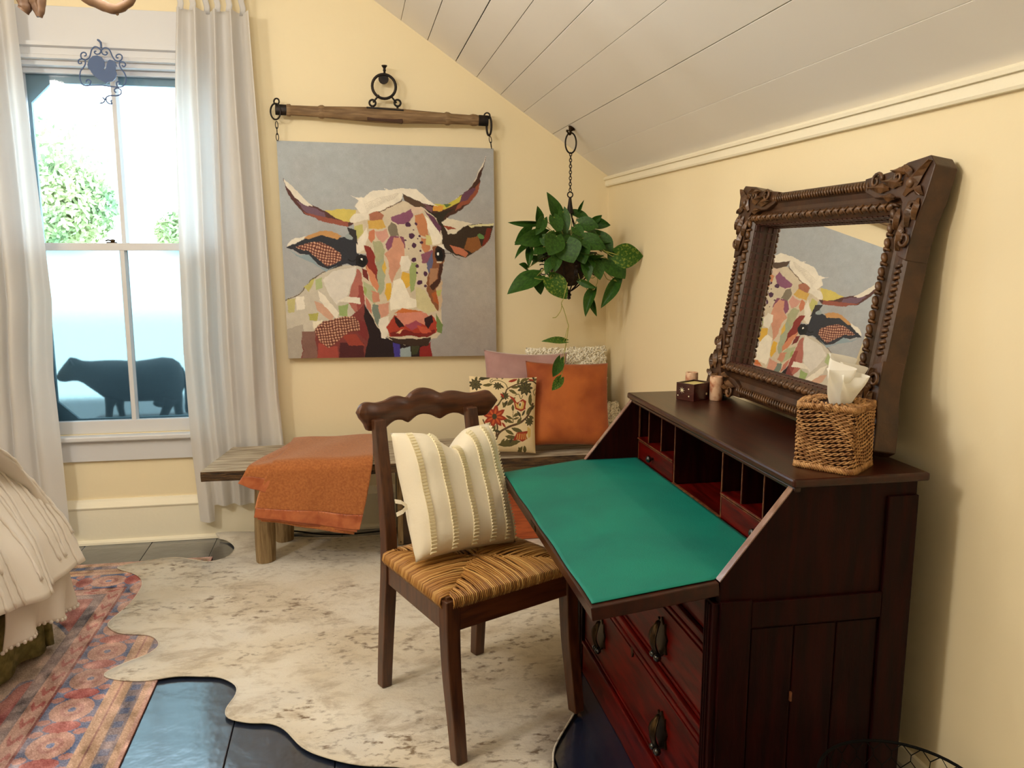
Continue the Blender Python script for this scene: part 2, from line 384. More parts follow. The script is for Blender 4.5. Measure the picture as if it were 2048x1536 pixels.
# baseboards
bb = struct('baseboard_back')
build('baseboard_board', G().prism([(YW, .0), (YW-.022, 0), (YW-.022, .168), (YW, .168)], XL, XR, 'x'), M_trimc, bb)
build('baseboard_cap', G().prism([(YW, .168), (YW-.026, .168), (YW-.028, .175), (YW-.012, .2), (YW-.008, .209), (YW, .209)], XL, XR, 'x'), M_trimc, bb)
build('shoe_moulding', G().prism([(YW-.022, 0), (YW-.038, 0), (YW-.036, .010), (YW-.030, .017), (YW-.022, .02)], XL, XR, 'x'), M_trimc, bb)
bb2 = struct('baseboard_right')
build('baseboard_board', G().prism([(XR, 0), (XR-.022, 0), (XR-.022, .18), (XR-.01, .209), (XR, .209)], YB, YW-.03, 'y'), M_trimc, bb2)

# ------------------------------------------------------------------ window
wi = struct('window_1')
def wb(n, x0, x1, y0, y1, z0, z1, m=M_white, p=wi, bevel=.002): return bx(n, (x0, y0, z0), (x1, y1, z1), m, p, bevel=bevel)
for x0, x1 in ((WX0-.13, WX0+.004), (WX1-.004, WX1+.13)): wb('side_casing', x0, x1, YW-.02, YW, WZ0, 2.14)
wb('head_board', WX0-.13, WX1+.13, YW-.02, YW, 2.14, 2.355)
build('head_moulding', G().prism([(YW-.02, 2.142), (YW-.035, 2.142), (YW-.037, 2.156), (YW-.024, 2.160), (YW-.024, 2.186), (YW-.045, 2.191), (YW-.046, 2.207), (YW-.02, 2.212)], WX0-.14, WX1+.14, 'x'), M_white, wi)
wb('window_stool', WX0-.15, WX1+.15, YW-.046, YW+.03, WZ0-.026, WZ0-.002, bevel=.006)
wb('apron', WX0-.12, WX1+.12, YW-.018, YW, .392, WZ0-.026)
for x0, x1 in ((WX0, WX0+.02), (WX1-.02, WX1)): wb('side_jamb', x0, x1, YW, YW+t, WZ0, WZ1)
wb('head_jamb', WX0, WX1, YW, YW+t, WZ1-.02, WZ1)
wb('outer_sill', WX0-.05, WX1+.05, YW+.03, YW+t+.06, WZ0-.05, WZ0+.005)
XM = -.995
# sashes: lower one inside, upper one outside
def sash(name, y0, y1, z0, z1, bot, top, mull, gl):
    f = bpy.data.objects.new(name, None); link(f); f.parent = wi
    a, b = WX0+.02, WX1-.02; st = .045
    wb('stile', a, a+st, y0, y1, z0, z1, p=f); wb('stile', b-st, b, y0, y1, z0, z1, p=f)
    wb('bottom_rail', a+st, b-st, y0, y1, z0, z0+bot, p=f); wb('top_rail', a+st, b-st, y0, y1, z1-top, z1, p=f)
    build('muntin', G().prism([(mull-.0175, y1-.006), (mull-.0085, y0+.002), (mull+.0085, y0+.002), (mull+.0175, y1-.006)], z0+bot, z1-top, 'z'), M_white, f)
    for x0, x1 in ((a+st, mull-.0085), (mull+.0085, b-st)): bx('pane', (x0, y1-.010, z0+bot), (x1, y1-.007, z1-top), gl, f, bevel=0)
    return f
yin = YW+.012
pc = lambda px, py, Y: aty(px, py, Y).z
zb = pc(200, 842, yin); zm0 = pc(200, 501, yin); zm1 = pc(200, 486, yin); ztop = pc(200, 150, yin+.045)
M_g1 = glass('window_glass'); M_g2 = frosted('frosted_window_glass', .17, .025)
sash('lower_sash', yin, yin+.035, WZ0, zm1, zb-WZ0, zm1-zm0, aty(256, 670, yin).x, M_g2)
sash('upper_sash', yin+.04, yin+.075, zm0, WZ1-.02, zm1-zm0, WZ1-.02-ztop, aty(238, 330, yin+.05).x, M_g1)
g = G(); lx = aty(222, 483, yin).x
g.box((lx-.02, yin+.002, zm1), (lx+.02, yin+.026, zm1+.005)); g.ball((lx+.004, yin+.012, zm1+.010), .010, sc_=(1.2, .8, .7)); g.tube([(lx, yin+.012, zm1+.010), (lx-.014, yin+.006, zm1+.013), (lx-.024, yin+.004, zm1+.009)], .0035, 6)
build('sash_lock', g, M_brass, wi, smooth=True)
# storm frame outside with cut-off corners
a, b, z0, z1 = WX0+.02, WX1-.02, WZ0, WZ1-.02; c = .085; e = .055
out = [(a, z0), (b, z0), (b, z1), (a, z1)]
inn = [(a+e, z0+e+c), (a+e+c, z0+e), (b-e-c, z0+e), (b-e, z0+e+c), (b-e, z1-e-c), (b-e-c, z1-e), (a+e+c, z1-e), (a+e, z1-e-c)]
g = G()
quads = [[out[0], inn[1], inn[2], out[1]], [out[1], inn[3], inn[4], out[2]], [out[2], inn[5], inn[6], out[3]], [out[3], inn[7], inn[0], out[0]], [out[0], inn[0], inn[1]], [out[1], inn[2], inn[3]], [out[2], inn[4], inn[5]], [out[3], inn[6], inn[7]]]
for q in quads: g.prism(q, YW+.098, YW+.118, 'y')
build('storm_frame', g, mat('storm_frame_paint', (104, 124, 132), .7), wi)

# ------------------------------------------------------------------ outside
o = bx('porch_roof', (-3.2, YW+t+.06, .36), (1.6, 5.6, .42), M_outwhite, bevel=.004); o['kind'] = 'structure'
o = bx('lawn', (-30, 5.7, -3.2), (20, 60, -3.0), M_grass, bevel=0); o['kind'] = 'structure'
def leafcloud(c, r, n, size, sq=(1, 1, 1)):
    g = G()
    for _ in range(n):
        d = Vector(rng.normal(size=3)); d.normalize(); q = Vector(c)+Vector((d.x*sq[0], d.y*sq[1], d.z*sq[2]))*(r*random.random()**.4)
        a_ = Vector(rng.normal(size=3)).normalized()*size*random.uniform(.6, 1.3); b_ = a_.orthogonal().normalized()*size*.5
        g.add([q-a_, q+b_, q+a_, q-b_], [(0, 1, 2, 3)])
    return g
def tree(label, x, y, z0, blobs, trunk, side=0):
    T = thing('garden_tree', label, 'tree', (x+side, y, z0), group=None)
    build('trunk', G().tube([(x+side, y, z0), (x+side*.95+.1, y, z0+(trunk-z0)*.5), (x+side*.6, y, trunk)], [.22, .16, .08], 8), M_bark, T, smooth=True)
    g = G()
    for bx_, by_, bz_, r_, n_ in blobs: h = leafcloud((bx_, by_, bz_), r_, n_*4, .055, (1, 1, .8)); g.add(h.v, h.f)
    o = build('foliage', g, M_foliage, T, fix=False); o['kind'] = 'stuff'
    return T
p = aty(150, 420, 12.0); tree('green bushy garden tree filling the lower half of the upper window panes', p.x, 12.4, -3, [(p.x-.2, 12, p.z+.05, .72, 1500), (p.x-.95, 12.3, p.z+.2, .7, 800), (p.x-.2, 12.2, p.z+.75, .7, 120)], p.z, -2.2)
p = aty(330, 480, 13.0); tree('small yellow-green tree low outside behind the curtain edge', p.x, 13, -3, [(p.x+.25, 13, p.z+.12, .38, 300), (p.x+1.0, 13, p.z+.1, .5, 300)], p.z-.1, 1.6)
p = aty(95, 200, 14.0); tree('sparse pale tree reaching up to the corner of the window', p.x, 14.3, -3, [(p.x-.3, 14, p.z, .7, 70), (p.x, 14, p.z-1.2, .8, 80)], p.z-1, -2.4)

# black cow figure on the porch roof
YC = 4.315
def cw(px, py, dy=0): q = aty(px, py, YC+dy); return (q.x, YC+dy, q.z)
zf = cw(230, 836)[2]
C_ = thing('cow_figure', 'black cow figure standing outside behind the lower window panes', 'figurine', (cw(250, 836)[0], YC, .42))
bx('base_board', (cw(190, 836)[0], YC-.06, .42), (cw(375, 836)[0], YC+.07, zf+.004), M_cow, C_, bevel=.004)
# trunk as lofted rings (profile measured: x, top, bottom, half depth)
prof = [(113, 752, 757, .010), (118, 741, 763, .016), (128, 728, 764, .022), (140, 714, 762, .030), (152, 716, 762, .036), (165, 721, 767, .040), (180, 722, 778, .050), (197, 721, 790, .062), (215, 720, 802, .070), (240, 720, 803, .078), (270, 722, 803, .082), (300, 718, 802, .082), (325, 714, 806, .078), (345, 716, 808, .070), (358, 724, 795, .055), (366, 738, 775, .034), (369, 750, 762, .012)]
g = G(); n = 16; rings = []
for px, t0, b0, hd in prof:
    c0 = cw(px, t0); c1 = cw(px, b0); zc = (c0[2]+c1[2])/2; rz = (c0[2]-c1[2])/2; rings.append([(c0[0], YC+hd*math.cos(2*math.pi*k/n), zc+rz*math.sin(2*math.pi*k/n)) for k in range(n)])
vs = [q for r_ in rings for q in r_]; fs = [(i*n+k, i*n+(k+1) % n, (i+1)*n+(k+1) % n, (i+1)*n+k) for i in range(len(rings)-1) for k in range(n)]
fs += [tuple(range(n-1, -1, -1)), tuple((len(rings)-1)*n+k for k in range(n))]
g.add(vs, fs)
for (xa, ya), (xb, yb), (xc, yc), dy, r in (((222, 795), (219, 815), (218, 836), -.035, .026), ((238, 795), (241, 815), (246, 836), .035, .024), ((340, 795), (334, 815), (325, 836), -.035, .03), ((352, 790), (356, 812), (360, 836), .035, .03)):
    g.tube([cw(xa, ya, dy), cw(xb, yb, dy), cw(xc, yc, dy)], [r*1.15, r*.72, r*.62], 10)
g.ball(cw(322, 806), .03, sc_=(1.3, .8, .7)); g.ball(cw(326, 813, -.01), .008, sc_=(1, 1, 1.8))
for s_ in (-1, 1): g.prism([(cw(146, 718)[0], cw(146, 718)[2]), (cw(153, 728)[0], cw(153, 728)[2]), (cw(143, 729)[0], cw(143, 729)[2])], YC+s_*.03, YC+s_*.05, 'y')
build('body', g, M_cow, C_, smooth=True)
build('tail', G().tube(smoothpts([cw(364, 735), cw(371, 755), cw(372, 785), cw(375, 812), cw(378, 826)], 3), [.006]*5+[.008]*4+[.014]*3+[.006], 8), M_cow, C_, smooth=True)

# ------------------------------------------------------------------ curtains
def curtain(name, label, left, right, ztop, zhem, folds, seed, yb=3.950, hemfn=None, tabs=6, nu=260, nv=60):
    T = thing(name, label, 'curtain', (.5*(left[0][1]+right[0][1]), yb, ztop), group=None)
    rr = random.Random(seed); ph = [rr.uniform(0, 6.28) for _ in range(6)]
    def fn(u, v):
        z = lerp(ztop, zhem, v); a = pl(left, v); b = pl(right, v)
        uu = u + (.035*math.sin(3.1*v+ph[0]+u*5)+.030*math.sin(6.28*u*1.3+ph[4]))*(.4+.6*v)+.012*math.sin(9*u+7*v+ph[5])
        x = lerp(a, b, u+.010*math.sin(6.28*folds*uu+1.57))
        s = math.sin(6.28*folds*uu+ph[1]); s2 = math.sin(6.28*folds*.47*uu+ph[2]+.8*v); s3 = math.sin(6.28*folds*1.9*uu+ph[3]+2*v)
        dp = max(0, min(1, (z-.60)/.35)); amp = lerp(.020, .036, dp)
        y = yb+amp*(abs(s)**1.1*(1 if s > 0 else -1))*.8+lerp(.005, .012, dp)*s2+.004*s3
        y = max(yb-lerp(.028, .065, dp), min(y-.014*dp, 3.974))
        zz = z + (hemfn(u)*v**6 if hemfn else 0)
        return (x, y, zz)
    o = build('curtain_panel', G().grid(fn, nu, nv), M_linen, T, smooth=True, fix=False)
    # hem band at the bottom
    for k in range(tabs):
        u0 = (k+.12)/tabs; u1 = u0+.5/tabs; x0 = lerp(left[0][1], right[0][1], u0); x1 = lerp(left[0][1], right[0][1], u1)
        y0 = fn((u0+u1)/2, 0)[1]
        build('curtain_tab', G().grid(lambda a_, b_: (lerp(x0, x1, a_)+.004*math.sin(9*b_), lerp(y0, ROD[1]-.014, b_), lerp(ztop-.01, ROD[2]+.004, b_)), 5, 6), M_linen, T, smooth=True, fix=False, solid=.002)
    return T
ROD = (0, 3.950, 2.475)
rd = thing('curtain_rod', 'black iron curtain rod above the window holding the white panels', 'curtain rod', (-1, ROD[1], ROD[2]))
build('rod', G().tube([(-2.0, ROD[1], ROD[2]), (-.33, ROD[1], ROD[2])], .009, 10), M_iron, rd, smooth=True)
build('finial', G().ball((-.32, ROD[1], ROD[2]), .02), M_iron, rd, smooth=True)
for xb_ in (-.44, -1.9): build('bracket', G().tube([(xb_, YW-.002, ROD[2]-.05), (xb_, YW-.01, ROD[2]-.05), (xb_, ROD[1], ROD[2]-.03), (xb_, ROD[1], ROD[2]-.008)], .006, 8), M_iron, rd, smooth=True)
zt, zh = 2.352, .095
def tv(z): return (zt-z)/(zt-zh)
curtain('curtain', 'white linen curtain panel between the window and the cow painting',
    [(tv(z), x) for z, x in ((2.352, -.695), (1.984, -.722), (1.346, -.748), (.9, -.759), (.486, -.751), (.2, -.735), (.09, -.73))],
    [(tv(z), x) for z, x in ((2.352, -.40), (2.078, -.391), (1.567, -.371), (1.122, -.352), (.659, -.345), (.445, -.335), (.09, -.33))],
    zt, zh, 4.3, 3, hemfn=lambda u: .0 if u < .18 else (.075 if u < .62 else .085), tabs=6)
curtain('curtain', 'white linen curtain panel at the edge beside the bed',
    [(0, -1.80), (1, -1.85)],
    [(tv(z), x) for z, x in ((2.352, -1.325), (2.0, -1.317), (1.388, -1.29), (1.131, -1.281), (.8, -1.302), (.09, -1.292))],
    zt, zh, 5.0, 8, tabs=6)

# ------------------------------------------------------------------ wrought-iron rooster hanging before the window
YR = YW-.075
def rp(x, y): q = aty(x*.1465, y*.1465, YR); return Vector((q.x, YR, q.z))     # in the 6.8x enlargement of the picture corner
T = thing('rooster_hanger', 'wrought iron rooster tinted blue with painted glare in a scroll frame hanging before the window', 'ornament', rp(1380, 680))
r_ = .0028
def iron(name, pts, r=r_, k=4, par=T, mm=M_ironblue): return build(name, G().tube(smoothpts([rp(*p) for p in pts], k), r, 6), mm, par, smooth=True)
iron('hook', [(1335, 545), (1360, 560), (1378, 600), (1380, 660)], .004)
build('hanger_peg', G().tube([rp(1335, 545), rp(1335, 545)+Vector((0, YW-.03-YR, .0))], .004, 8), M_ironblue, T, smooth=True)
for pts in ([(1380, 690), (1340, 650), (1290, 640), (1250, 680), (1235, 740), (1215, 790), (1160, 815), (1110, 790), (1105, 740), (1135, 715), (1170, 725), (1175, 755), (1150, 765)],
            [(1380, 690), (1360, 730), (1320, 740), (1290, 720), (1295, 700), (1315, 700)],
            [(1380, 690), (1420, 655), (1470, 660), (1505, 700), (1530, 760), (1570, 820), (1620, 835), (1660, 810), (1665, 765), (1630, 740), (1590, 755), (1590, 785), (1615, 790)],
            [(1380, 690), (1400, 735), (1440, 750), (1465, 730), (1455, 710), (1440, 715)],
            [(1160, 815), (1165, 870), (1140, 920), (1100, 970), (1090, 1060), (1110, 1130), (1150, 1165), (1250, 1165), (1400, 1165), (1560, 1185), (1660, 1185), (1710, 1140), (1720, 1060), (1700, 1000), (1650, 930), (1630, 880), (1640, 840)],
            [(1160, 815), (1110, 805), (1070, 825), (1075, 865), (1110, 865), (1110, 845)],
            [(1640, 840), (1690, 850), (1715, 885), (1690, 910), (1665, 890)],
            [(1220, 1165), (1240, 1110), (1200, 1085), (1175, 1110), (1190, 1125)],
            [(1600, 1185), (1590, 1130), (1620, 1115), (1640, 1130), (1625, 1145)],
            [(1600, 1195), (1650, 1230), (1650, 1280), (1600, 1305), (1520, 1305), (1460, 1320), (1450, 1370), (1480, 1410), (1530, 1420)],
            [(1600, 1200), (1565, 1220), (1570, 1255), (1590, 1260)], [(1530, 1370), (1515, 1380), (1530, 1420)], [(1400, 1330), (1430, 1365), (1410, 1400), (1360, 1410)], [(1450, 1330), (1430, 1365)]):
    iron('scroll', pts)
sil = [(1195, 880), (1215, 810), (1270, 765), (1330, 757), (1390, 780), (1425, 830), (1430, 900), (1415, 945), (1430, 960), (1450, 930), (1462, 870), (1475, 830), (1500, 815), (1540, 825), (1575, 845), (1590, 880), (1600, 910), (1580, 905), (1580, 950), (1595, 1010), (1580, 1070), (1540, 1110), (1480, 1120), (1450, 1145), (1420, 1120), (1350, 1085), (1290, 1040), (1250, 990), (1235, 960), (1205, 940)]
P_ = [rp(*q) for q in sil]; build('rooster', G().prism([(q.x, q.z) for q in P_], YR-.003, YR+.003, 'y'), M_ironblue, T)
# ================================================================== DESK
DY0, DY1, DXF, DXB, DZT = 1.482, 2.49, .705, 1.13, .907
D = thing('slant_front_desk', 'dark mahogany slant-front desk with its teal writing flap open', 'desk', (.92, 1.99, 0))
zh_, zs = .70, .889
side = [(DXB, .0), (DXB, zs), (.857, zs), (DXF, zh_), (DXF, .0)]
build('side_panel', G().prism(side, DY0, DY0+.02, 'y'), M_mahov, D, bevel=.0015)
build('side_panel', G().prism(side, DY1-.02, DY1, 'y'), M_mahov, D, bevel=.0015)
# slanted edges of the sides, window glare painted on as a pale strip
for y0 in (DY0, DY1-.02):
    build('slanted_edge', G().prism([(.857, zs), (.8555, zs+.0015), (DXF-.0015, zh_+.001), (DXF, zh_-.0005)], y0+.001, y0+.019, 'y'), M_pale_edge, D, label='glossy slanted edge with painted window glare')
# frame and panel boards of the near side
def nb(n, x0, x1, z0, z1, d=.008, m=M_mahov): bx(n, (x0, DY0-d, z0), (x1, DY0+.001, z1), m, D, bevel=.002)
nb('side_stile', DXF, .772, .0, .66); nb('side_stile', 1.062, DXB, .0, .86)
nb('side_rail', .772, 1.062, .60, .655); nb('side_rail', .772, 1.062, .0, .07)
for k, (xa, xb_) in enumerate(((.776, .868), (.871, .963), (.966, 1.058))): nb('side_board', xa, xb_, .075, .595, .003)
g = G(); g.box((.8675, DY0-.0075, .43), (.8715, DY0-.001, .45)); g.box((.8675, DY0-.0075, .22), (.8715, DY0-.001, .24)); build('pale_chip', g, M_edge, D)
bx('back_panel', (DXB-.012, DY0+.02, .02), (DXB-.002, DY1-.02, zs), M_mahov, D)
bx('top', (.845, DY0-.012, zs), (1.150, DY1+.012, DZT), M_mahot, D, bevel=.005)
bx('top_edge_moulding', (.852, DY0-.006, zs-.010), (.866, DY1+.006, zs), M_mahot, D, bevel=.003)
# front carcass
def fb(n, x0, x1, y0, y1, z0, z1, m=M_maho, bv=.002, **k): return bx(n, (x0, y0, z0), (x1, y1, z1), m, D, bevel=bv, **k)
for y0 in (DY0, DY1-.045): 
    fb('front_stile', DXF-.012, DXF+.008, y0, y0+.045, .0, .655, M_mahov)
    for q in (.012, .022, .032): fb('stile_bead', DXF-.016, DXF-.010, y0+q, y0+q+.005, .02, .65, M_mahov, .002)
for z0, z1 in ((.0, .10), (.335, .352), (.545, .562), (.645, .682)): fb('front_rail', DXF-.008, DXF+.01, DY0+.045, DY1-.045, z0, z1)
for z0, z1 in ((.10, .11), (.322, .335), (.352, .362), (.534, .545), (.562, .570)): fb('rail_bead', DXF-.012, DXF+.0, DY0+.045, DY1-.045, z0, z1, bv=.003)
def drawer_front(z0, z1, pulls, key=None):
    dr = fb('drawer', DXF-.002, DXF+.40, DY0+.047, DY1-.047, z0, z1)
    for zz in (z0+.012, z1-.016): bx('drawer_bead', (DXF-.006, DY0+.06, zz), (DXF-.001, DY1-.06, zz+.004), M_maho, dr, bevel=.0015)
    for (py, pz) in pulls:
        # leaf-shaped pull: backplate, carved leaf, two berries
        g = G(); x = DXF-.002
        out = [(0, .055), (.014, .040), (.024, .046), (.027, .022), (.040, .012), (.032, -.006), (.038, -.026), (.018, -.030), (0, -.046), (-.018, -.030), (-.038, -.026), (-.032, -.006), (-.040, .012), (-.027, .022), (-.024, .046), (-.014, .040)]
        g.prism([(py+a*.9, pz+b) for a, b in out], x-.005, x, 'x')
        build('pull_plate', g, M_brass, dr)
        g = G()
        def lf(u, v):
            wv = .020*math.sin(math.pi*min(1, v*.93+.05))*(u-.5)*2
            return (x-.012-.016*math.sin(math.pi*v)-.004*math.cos((u-.5)*9), py+wv, pz+.045-.085*v)
        g.grid(lf, 9, 9)
        o = build('leaf_pull', g, M_brass, dr, smooth=True, fix=False, solid=.004)
        g = G(); g.ball((x-.018, py-.016, pz-.040), .010); g.ball((x-.018, py+.014, pz-.044), .009); build('berry', g, M_knob, dr, smooth=True)
    if key:
        g = G(); g.prism([(key[0]+.009*math.cos(a)*(1 if math.sin(a) > 0 else .7), key[1]+.017*math.sin(a)) for a in np.linspace(0, 6.283, 14, endpoint=False)], DXF-.006, DXF-.001, 'x'); build('keyhole_plate', g, M_brass, dr)
    return dr
fb('slide_panel', DXF-.001, DXF+.35, DY0+.047, DY1-.047, .570, .645)
drawer_front(.362, .534, [(1.775, .440), (2.235, .440)], (2.0, .50))
drawer_front(.11, .322, [(1.758, .208), (2.255, .218)], (1.98, .305))
# bed of the writing interior
fb('writing_bed', DXF, DXB-.012, DY0+.02, DY1-.02, .682, .698)
pass
# pigeonholes
yd = [DY1-.02, 2.384, 2.278, 2.172, 1.862, 1.756, 1.650, DY0+.02]
for i in (1, 2, 5, 6):
    fb('divider', .879, DXB-.012, yd[i]-.003, yd[i]+.003, .768, .872, M_mahov, .0008)
    fb('divider_edge', .8775, .880, yd[i]-.002, yd[i]+.002, .768, .872, M_edge, 0)
for i in (3, 4):
    fb('divider', .879, DXB-.012, yd[i]-.004, yd[i]+.004, .70, .872, M_mahov, .0008)
    fb('divider_edge', .8775, .880, yd[i]-.0025, yd[i]+.0025, .70, .872, M_edge, 0)
fb('divider_edge', .876, .880, DY1-.024, DY1-.02, .70, .872, M_edge, 0)
fb('pigeonhole_rail', .872, .885, DY0+.02, DY1-.02, .872, zs, M_maho)
fb('pigeonhole_sill', .872, .880, yd[4], yd[3], .699, .704, M_edge, 0)
for ya, yb_ in ((yd[3]+.004, yd[0]), (yd[7], yd[4]-.004)):
    fb('pigeonhole_shelf', .874, DXB-.012, ya, yb_, .762, .768, M_maho, .001)
    fb('shelf_edge', .8725, .8745, ya, yb_, .7635, .7665, M_edge, 0)
    fr = fb('small_drawer', .876, 1.10, ya+.002, yb_-.002, .702, .760, M_maho, .002)
    yk = (ya+yb_)/2+(.01 if ya > 2 else -.02)
    bx('drawer_lip', (.8745, ya+.004, .7575), (.878, yb_-.004, .7595), M_edge, fr, bevel=0)
    build('knob', G().lathe([(.004, 0), (.004, .006), (.009, .010), (.011, .015), (.009, .020), (.004, .0225), (.0, .023)], n=16, M=Matrix.Translation((.876, yk, .731)) @ Matrix.Rotation(R(-90), 4, 'Y')), M_knob, fr, smooth=True)
# writing flap, drooping a little outwards
fx0, fz0, fx1, fz1 = .438, .668, DXF-.002, .700
a = math.atan2(fz1-fz0, fx1-fx0); L = math.hypot(fx1-fx0, fz1-fz0)
FM = Matrix.Translation((fx1, 0, fz1)) @ Matrix.Rotation(-a, 4, 'Y')
fp = build('flap', G().box((-L, DY0+.001, -.030), (0, DY1-.001, -.0008), FM), M_mahot, D, bevel=.0025)
def leather(u, v):
    d = lerp(-L+.006+.0012*math.sin(v*23)*(u < .1), .872-fx1, u); y = lerp(DY0+.021, DY1-.021, v) if d > -.004 else lerp(DY0+.015, DY1-.008, v)
    q = FM @ Vector((min(d, 0), 0, 0)); k = math.exp(-(d/.01)**2)
    return (q.x+max(0, d), y, q.z+.0020+.0005*math.sin(7*v+5*u)+(.0006 if d > 0 else 0)-.0004*k)
build('writing_leather', G().grid(leather, 48, 60), M_felt, D, smooth=True, fix=False, solid=.0015, offs=-1, label='teal leather writing surface')
g = G(); ym = 2.02
g.box((-L-.002, ym-.025, -.022), (-L+.002, ym+.025, -.006), FM); build('lock_plate', g, M_brass, fp)
for y0 in (DY0-.001, DY1-.03):
    pass

# ================================================================== CHAIR
TH = 206.2; CO = (.323, 2.327, 0)
HZ = .0138         # top of the cowhide
ch = thing('side_chair', 'brown wooden chair with scalloped crest rail and woven rush seat', 'chair', (CO[0], CO[1], HZ), R(TH))
def bar(g, pts, w_, d_):
    """square tapering bar; pts (x,y,z), widths along x and y per point"""
    vs = []; n = len(pts)
    for i, (x, y, z) in enumerate(pts):
        a_ = w_[i] if hasattr(w_, '__len__') else w_; b_ = d_[i] if hasattr(d_, '__len__') else d_
        vs += [(x-a_/2, y-b_/2, z), (x+a_/2, y-b_/2, z), (x+a_/2, y+b_/2, z), (x-a_/2, y+b_/2, z)]
    fs = [(0, 3, 2, 1), tuple(4*(n-1)+k for k in range(4))]
    for i in range(n-1):
        for k in range(4): fs.append((4*i+k, 4*i+(k+1) % 4, 4*i+4+(k+1) % 4, 4*i+4+k))
    return g.add(vs, fs)
def cb(name, g, m=M_chair, bevel=.003, **k): return build(name, g, m, ch, local=True, bevel=bevel, **k)
for s in (1, -1):
    # rear leg running up into the back post
    P = [(s*.175, -.232, 0), (s*.174, -.222, .12), (s*.172, -.206, .28), (s*.170, -.196, .40), (s*.168, -.198, .50), (s*.167, -.212, .62), (s*.166, -.236, .76), (s*.165, -.250, .84)]
    P = smoothpts(P, 3); n = len(P)
    cb('rear_leg', bar(G(), P, [lerp(.034, .038, min(1, i/6)) for i in range(n)], [lerp(.034, .040, min(1, i/8)) if i < n/2 else lerp(.040, .026, (i-n/2)/(n/2)) for i in range(n)]))
    P = smoothpts([(s*.206, .236, 0), (s*.205, .222, .10), (s*.205, .204, .22), (s*.205, .196, .34), (s*.205, .195, .442)], 3); n = len(P)
    cb('front_leg', bar(G(), P, [lerp(.034, .044, i/(n-1)) for i in range(n)], [lerp(.034, .044, i/(n-1)) for i in range(n)]))
    g = G(); m_ = Matrix(((1, 0, 0, 0), (0, 1, 0, 0), (0, 0, 1, 0), (0, 0, 0, 1)))
    a0 = (s*.172, -.18); b0 = (s*.207, .18); tt = .012
    g.prism([(a0[0]-tt, a0[1]), (a0[0]+tt, a0[1]), (b0[0]+tt, b0[1]), (b0[0]-tt, b0[1])], .350, .425, 'z'); cb('side_rail', g)
cb('front_rail', G().box((-.19, .186, .352), (.19, .210, .425)), M_crest)
cb('rear_rail', G().box((-.16, -.205, .36), (.16, -.185, .42)), M_crest)
# crest rail: scalloped outline, bowed backwards in the middle, extruded
def crest():
    OL = [(70, 340), (85, 290), (110, 265), (150, 250), (200, 252), (250, 256), (330, 238), (380, 212), (430, 197), (480, 197), (535, 210), (565, 178), (600, 152), (645, 128), (690, 122), (735, 126), (775, 138), (845, 170), (900, 152), (950, 146), (1000, 150), (1060, 162), (1110, 164), (1180, 150), (1225, 138), (1250, 140), (1280, 170), (1310, 210), (1300, 260), (1265, 310), (1230, 355), (1190, 366), (1120, 372), (1060, 375), (1010, 352), (950, 345), (900, 360), (865, 382), (830, 400), (790, 380), (740, 362), (680, 357), (630, 370), (590, 400), (545, 435), (510, 418), (470, 410), (420, 416), (370, 450), (320, 490), (240, 502), (160, 505), (140, 460), (110, 420), (80, 385)]
    cinv = MW[ch.name].inverted(); ey = (MW[ch.name].to_3x3() @ Vector((0, 1, 0))); ol = []
    for X_, Y_ in OL:
        d = ray(700+X_/4.518, 750+Y_/4.518); p0 = MW[ch.name] @ Vector((0, -.262, 0)); q = CP+d*((p0-CP).dot(ey)/d.dot(ey)); q = cinv @ q; ol.append((q.x, q.z))
    P = smoothpts([(x_, 0, z_) for x_, z_ in ol], 2, closed=True)
    def yb(x_): return -.262-.020*(1-((x_+.01)/.25)**2)
    # triangulate front by strips: sample columns
    g = G(); n = len(P); th = .024
    T_ = sorted({round(p.x, 4) for p in P}); xa_, xb2 = min(q[0] for q in ol)+.0006, max(q[0] for q in ol)-.0006; xs = np.linspace(xa_, xb2, 120)
    def span(x_):
        zs_ = []
        for i in range(n):
            p, q = P[i], P[(i+1) % n]
            if (p.x-x_)*(q.x-x_) < 0: zs_.append(lerp(p.z, q.z, (x_-p.x)/(q.x-p.x)))
        return (min(zs_), max(zs_)) if len(zs_) >= 2 else (cols[-1][0][2], cols[-1][1][2]) if cols else (.867, .869)
    cols = []
    for x_ in xs:
        a_, b_ = span(x_); r = min(.009, (b_-a_)*.3); y0 = yb(x_)
        cols.append([(x_, y0+th/2, a_+r), (x_, y0+th/2, b_-r), (x_, y0+th/2-.006, b_), (x_, y0-th/2+.006, b_), (x_, y0-th/2, b_-r), (x_, y0-th/2, a_+r), (x_, y0-th/2+.006, a_), (x_, y0+th/2-.006, a_)])
    vs = [q for c_ in cols for q in c_]; fs = [(i*8+k, i*8+(k+1) % 8, (i+1)*8+(k+1) % 8, (i+1)*8+k) for i in range(len(cols)-1) for k in range(8)]
    fs += [tuple(range(7, -1, -1)), tuple((len(cols)-1)*8+k for k in range(8))]
    return g.add(vs, fs)
cb('crest_rail', crest(), M_crest, bevel=0, smooth=True)
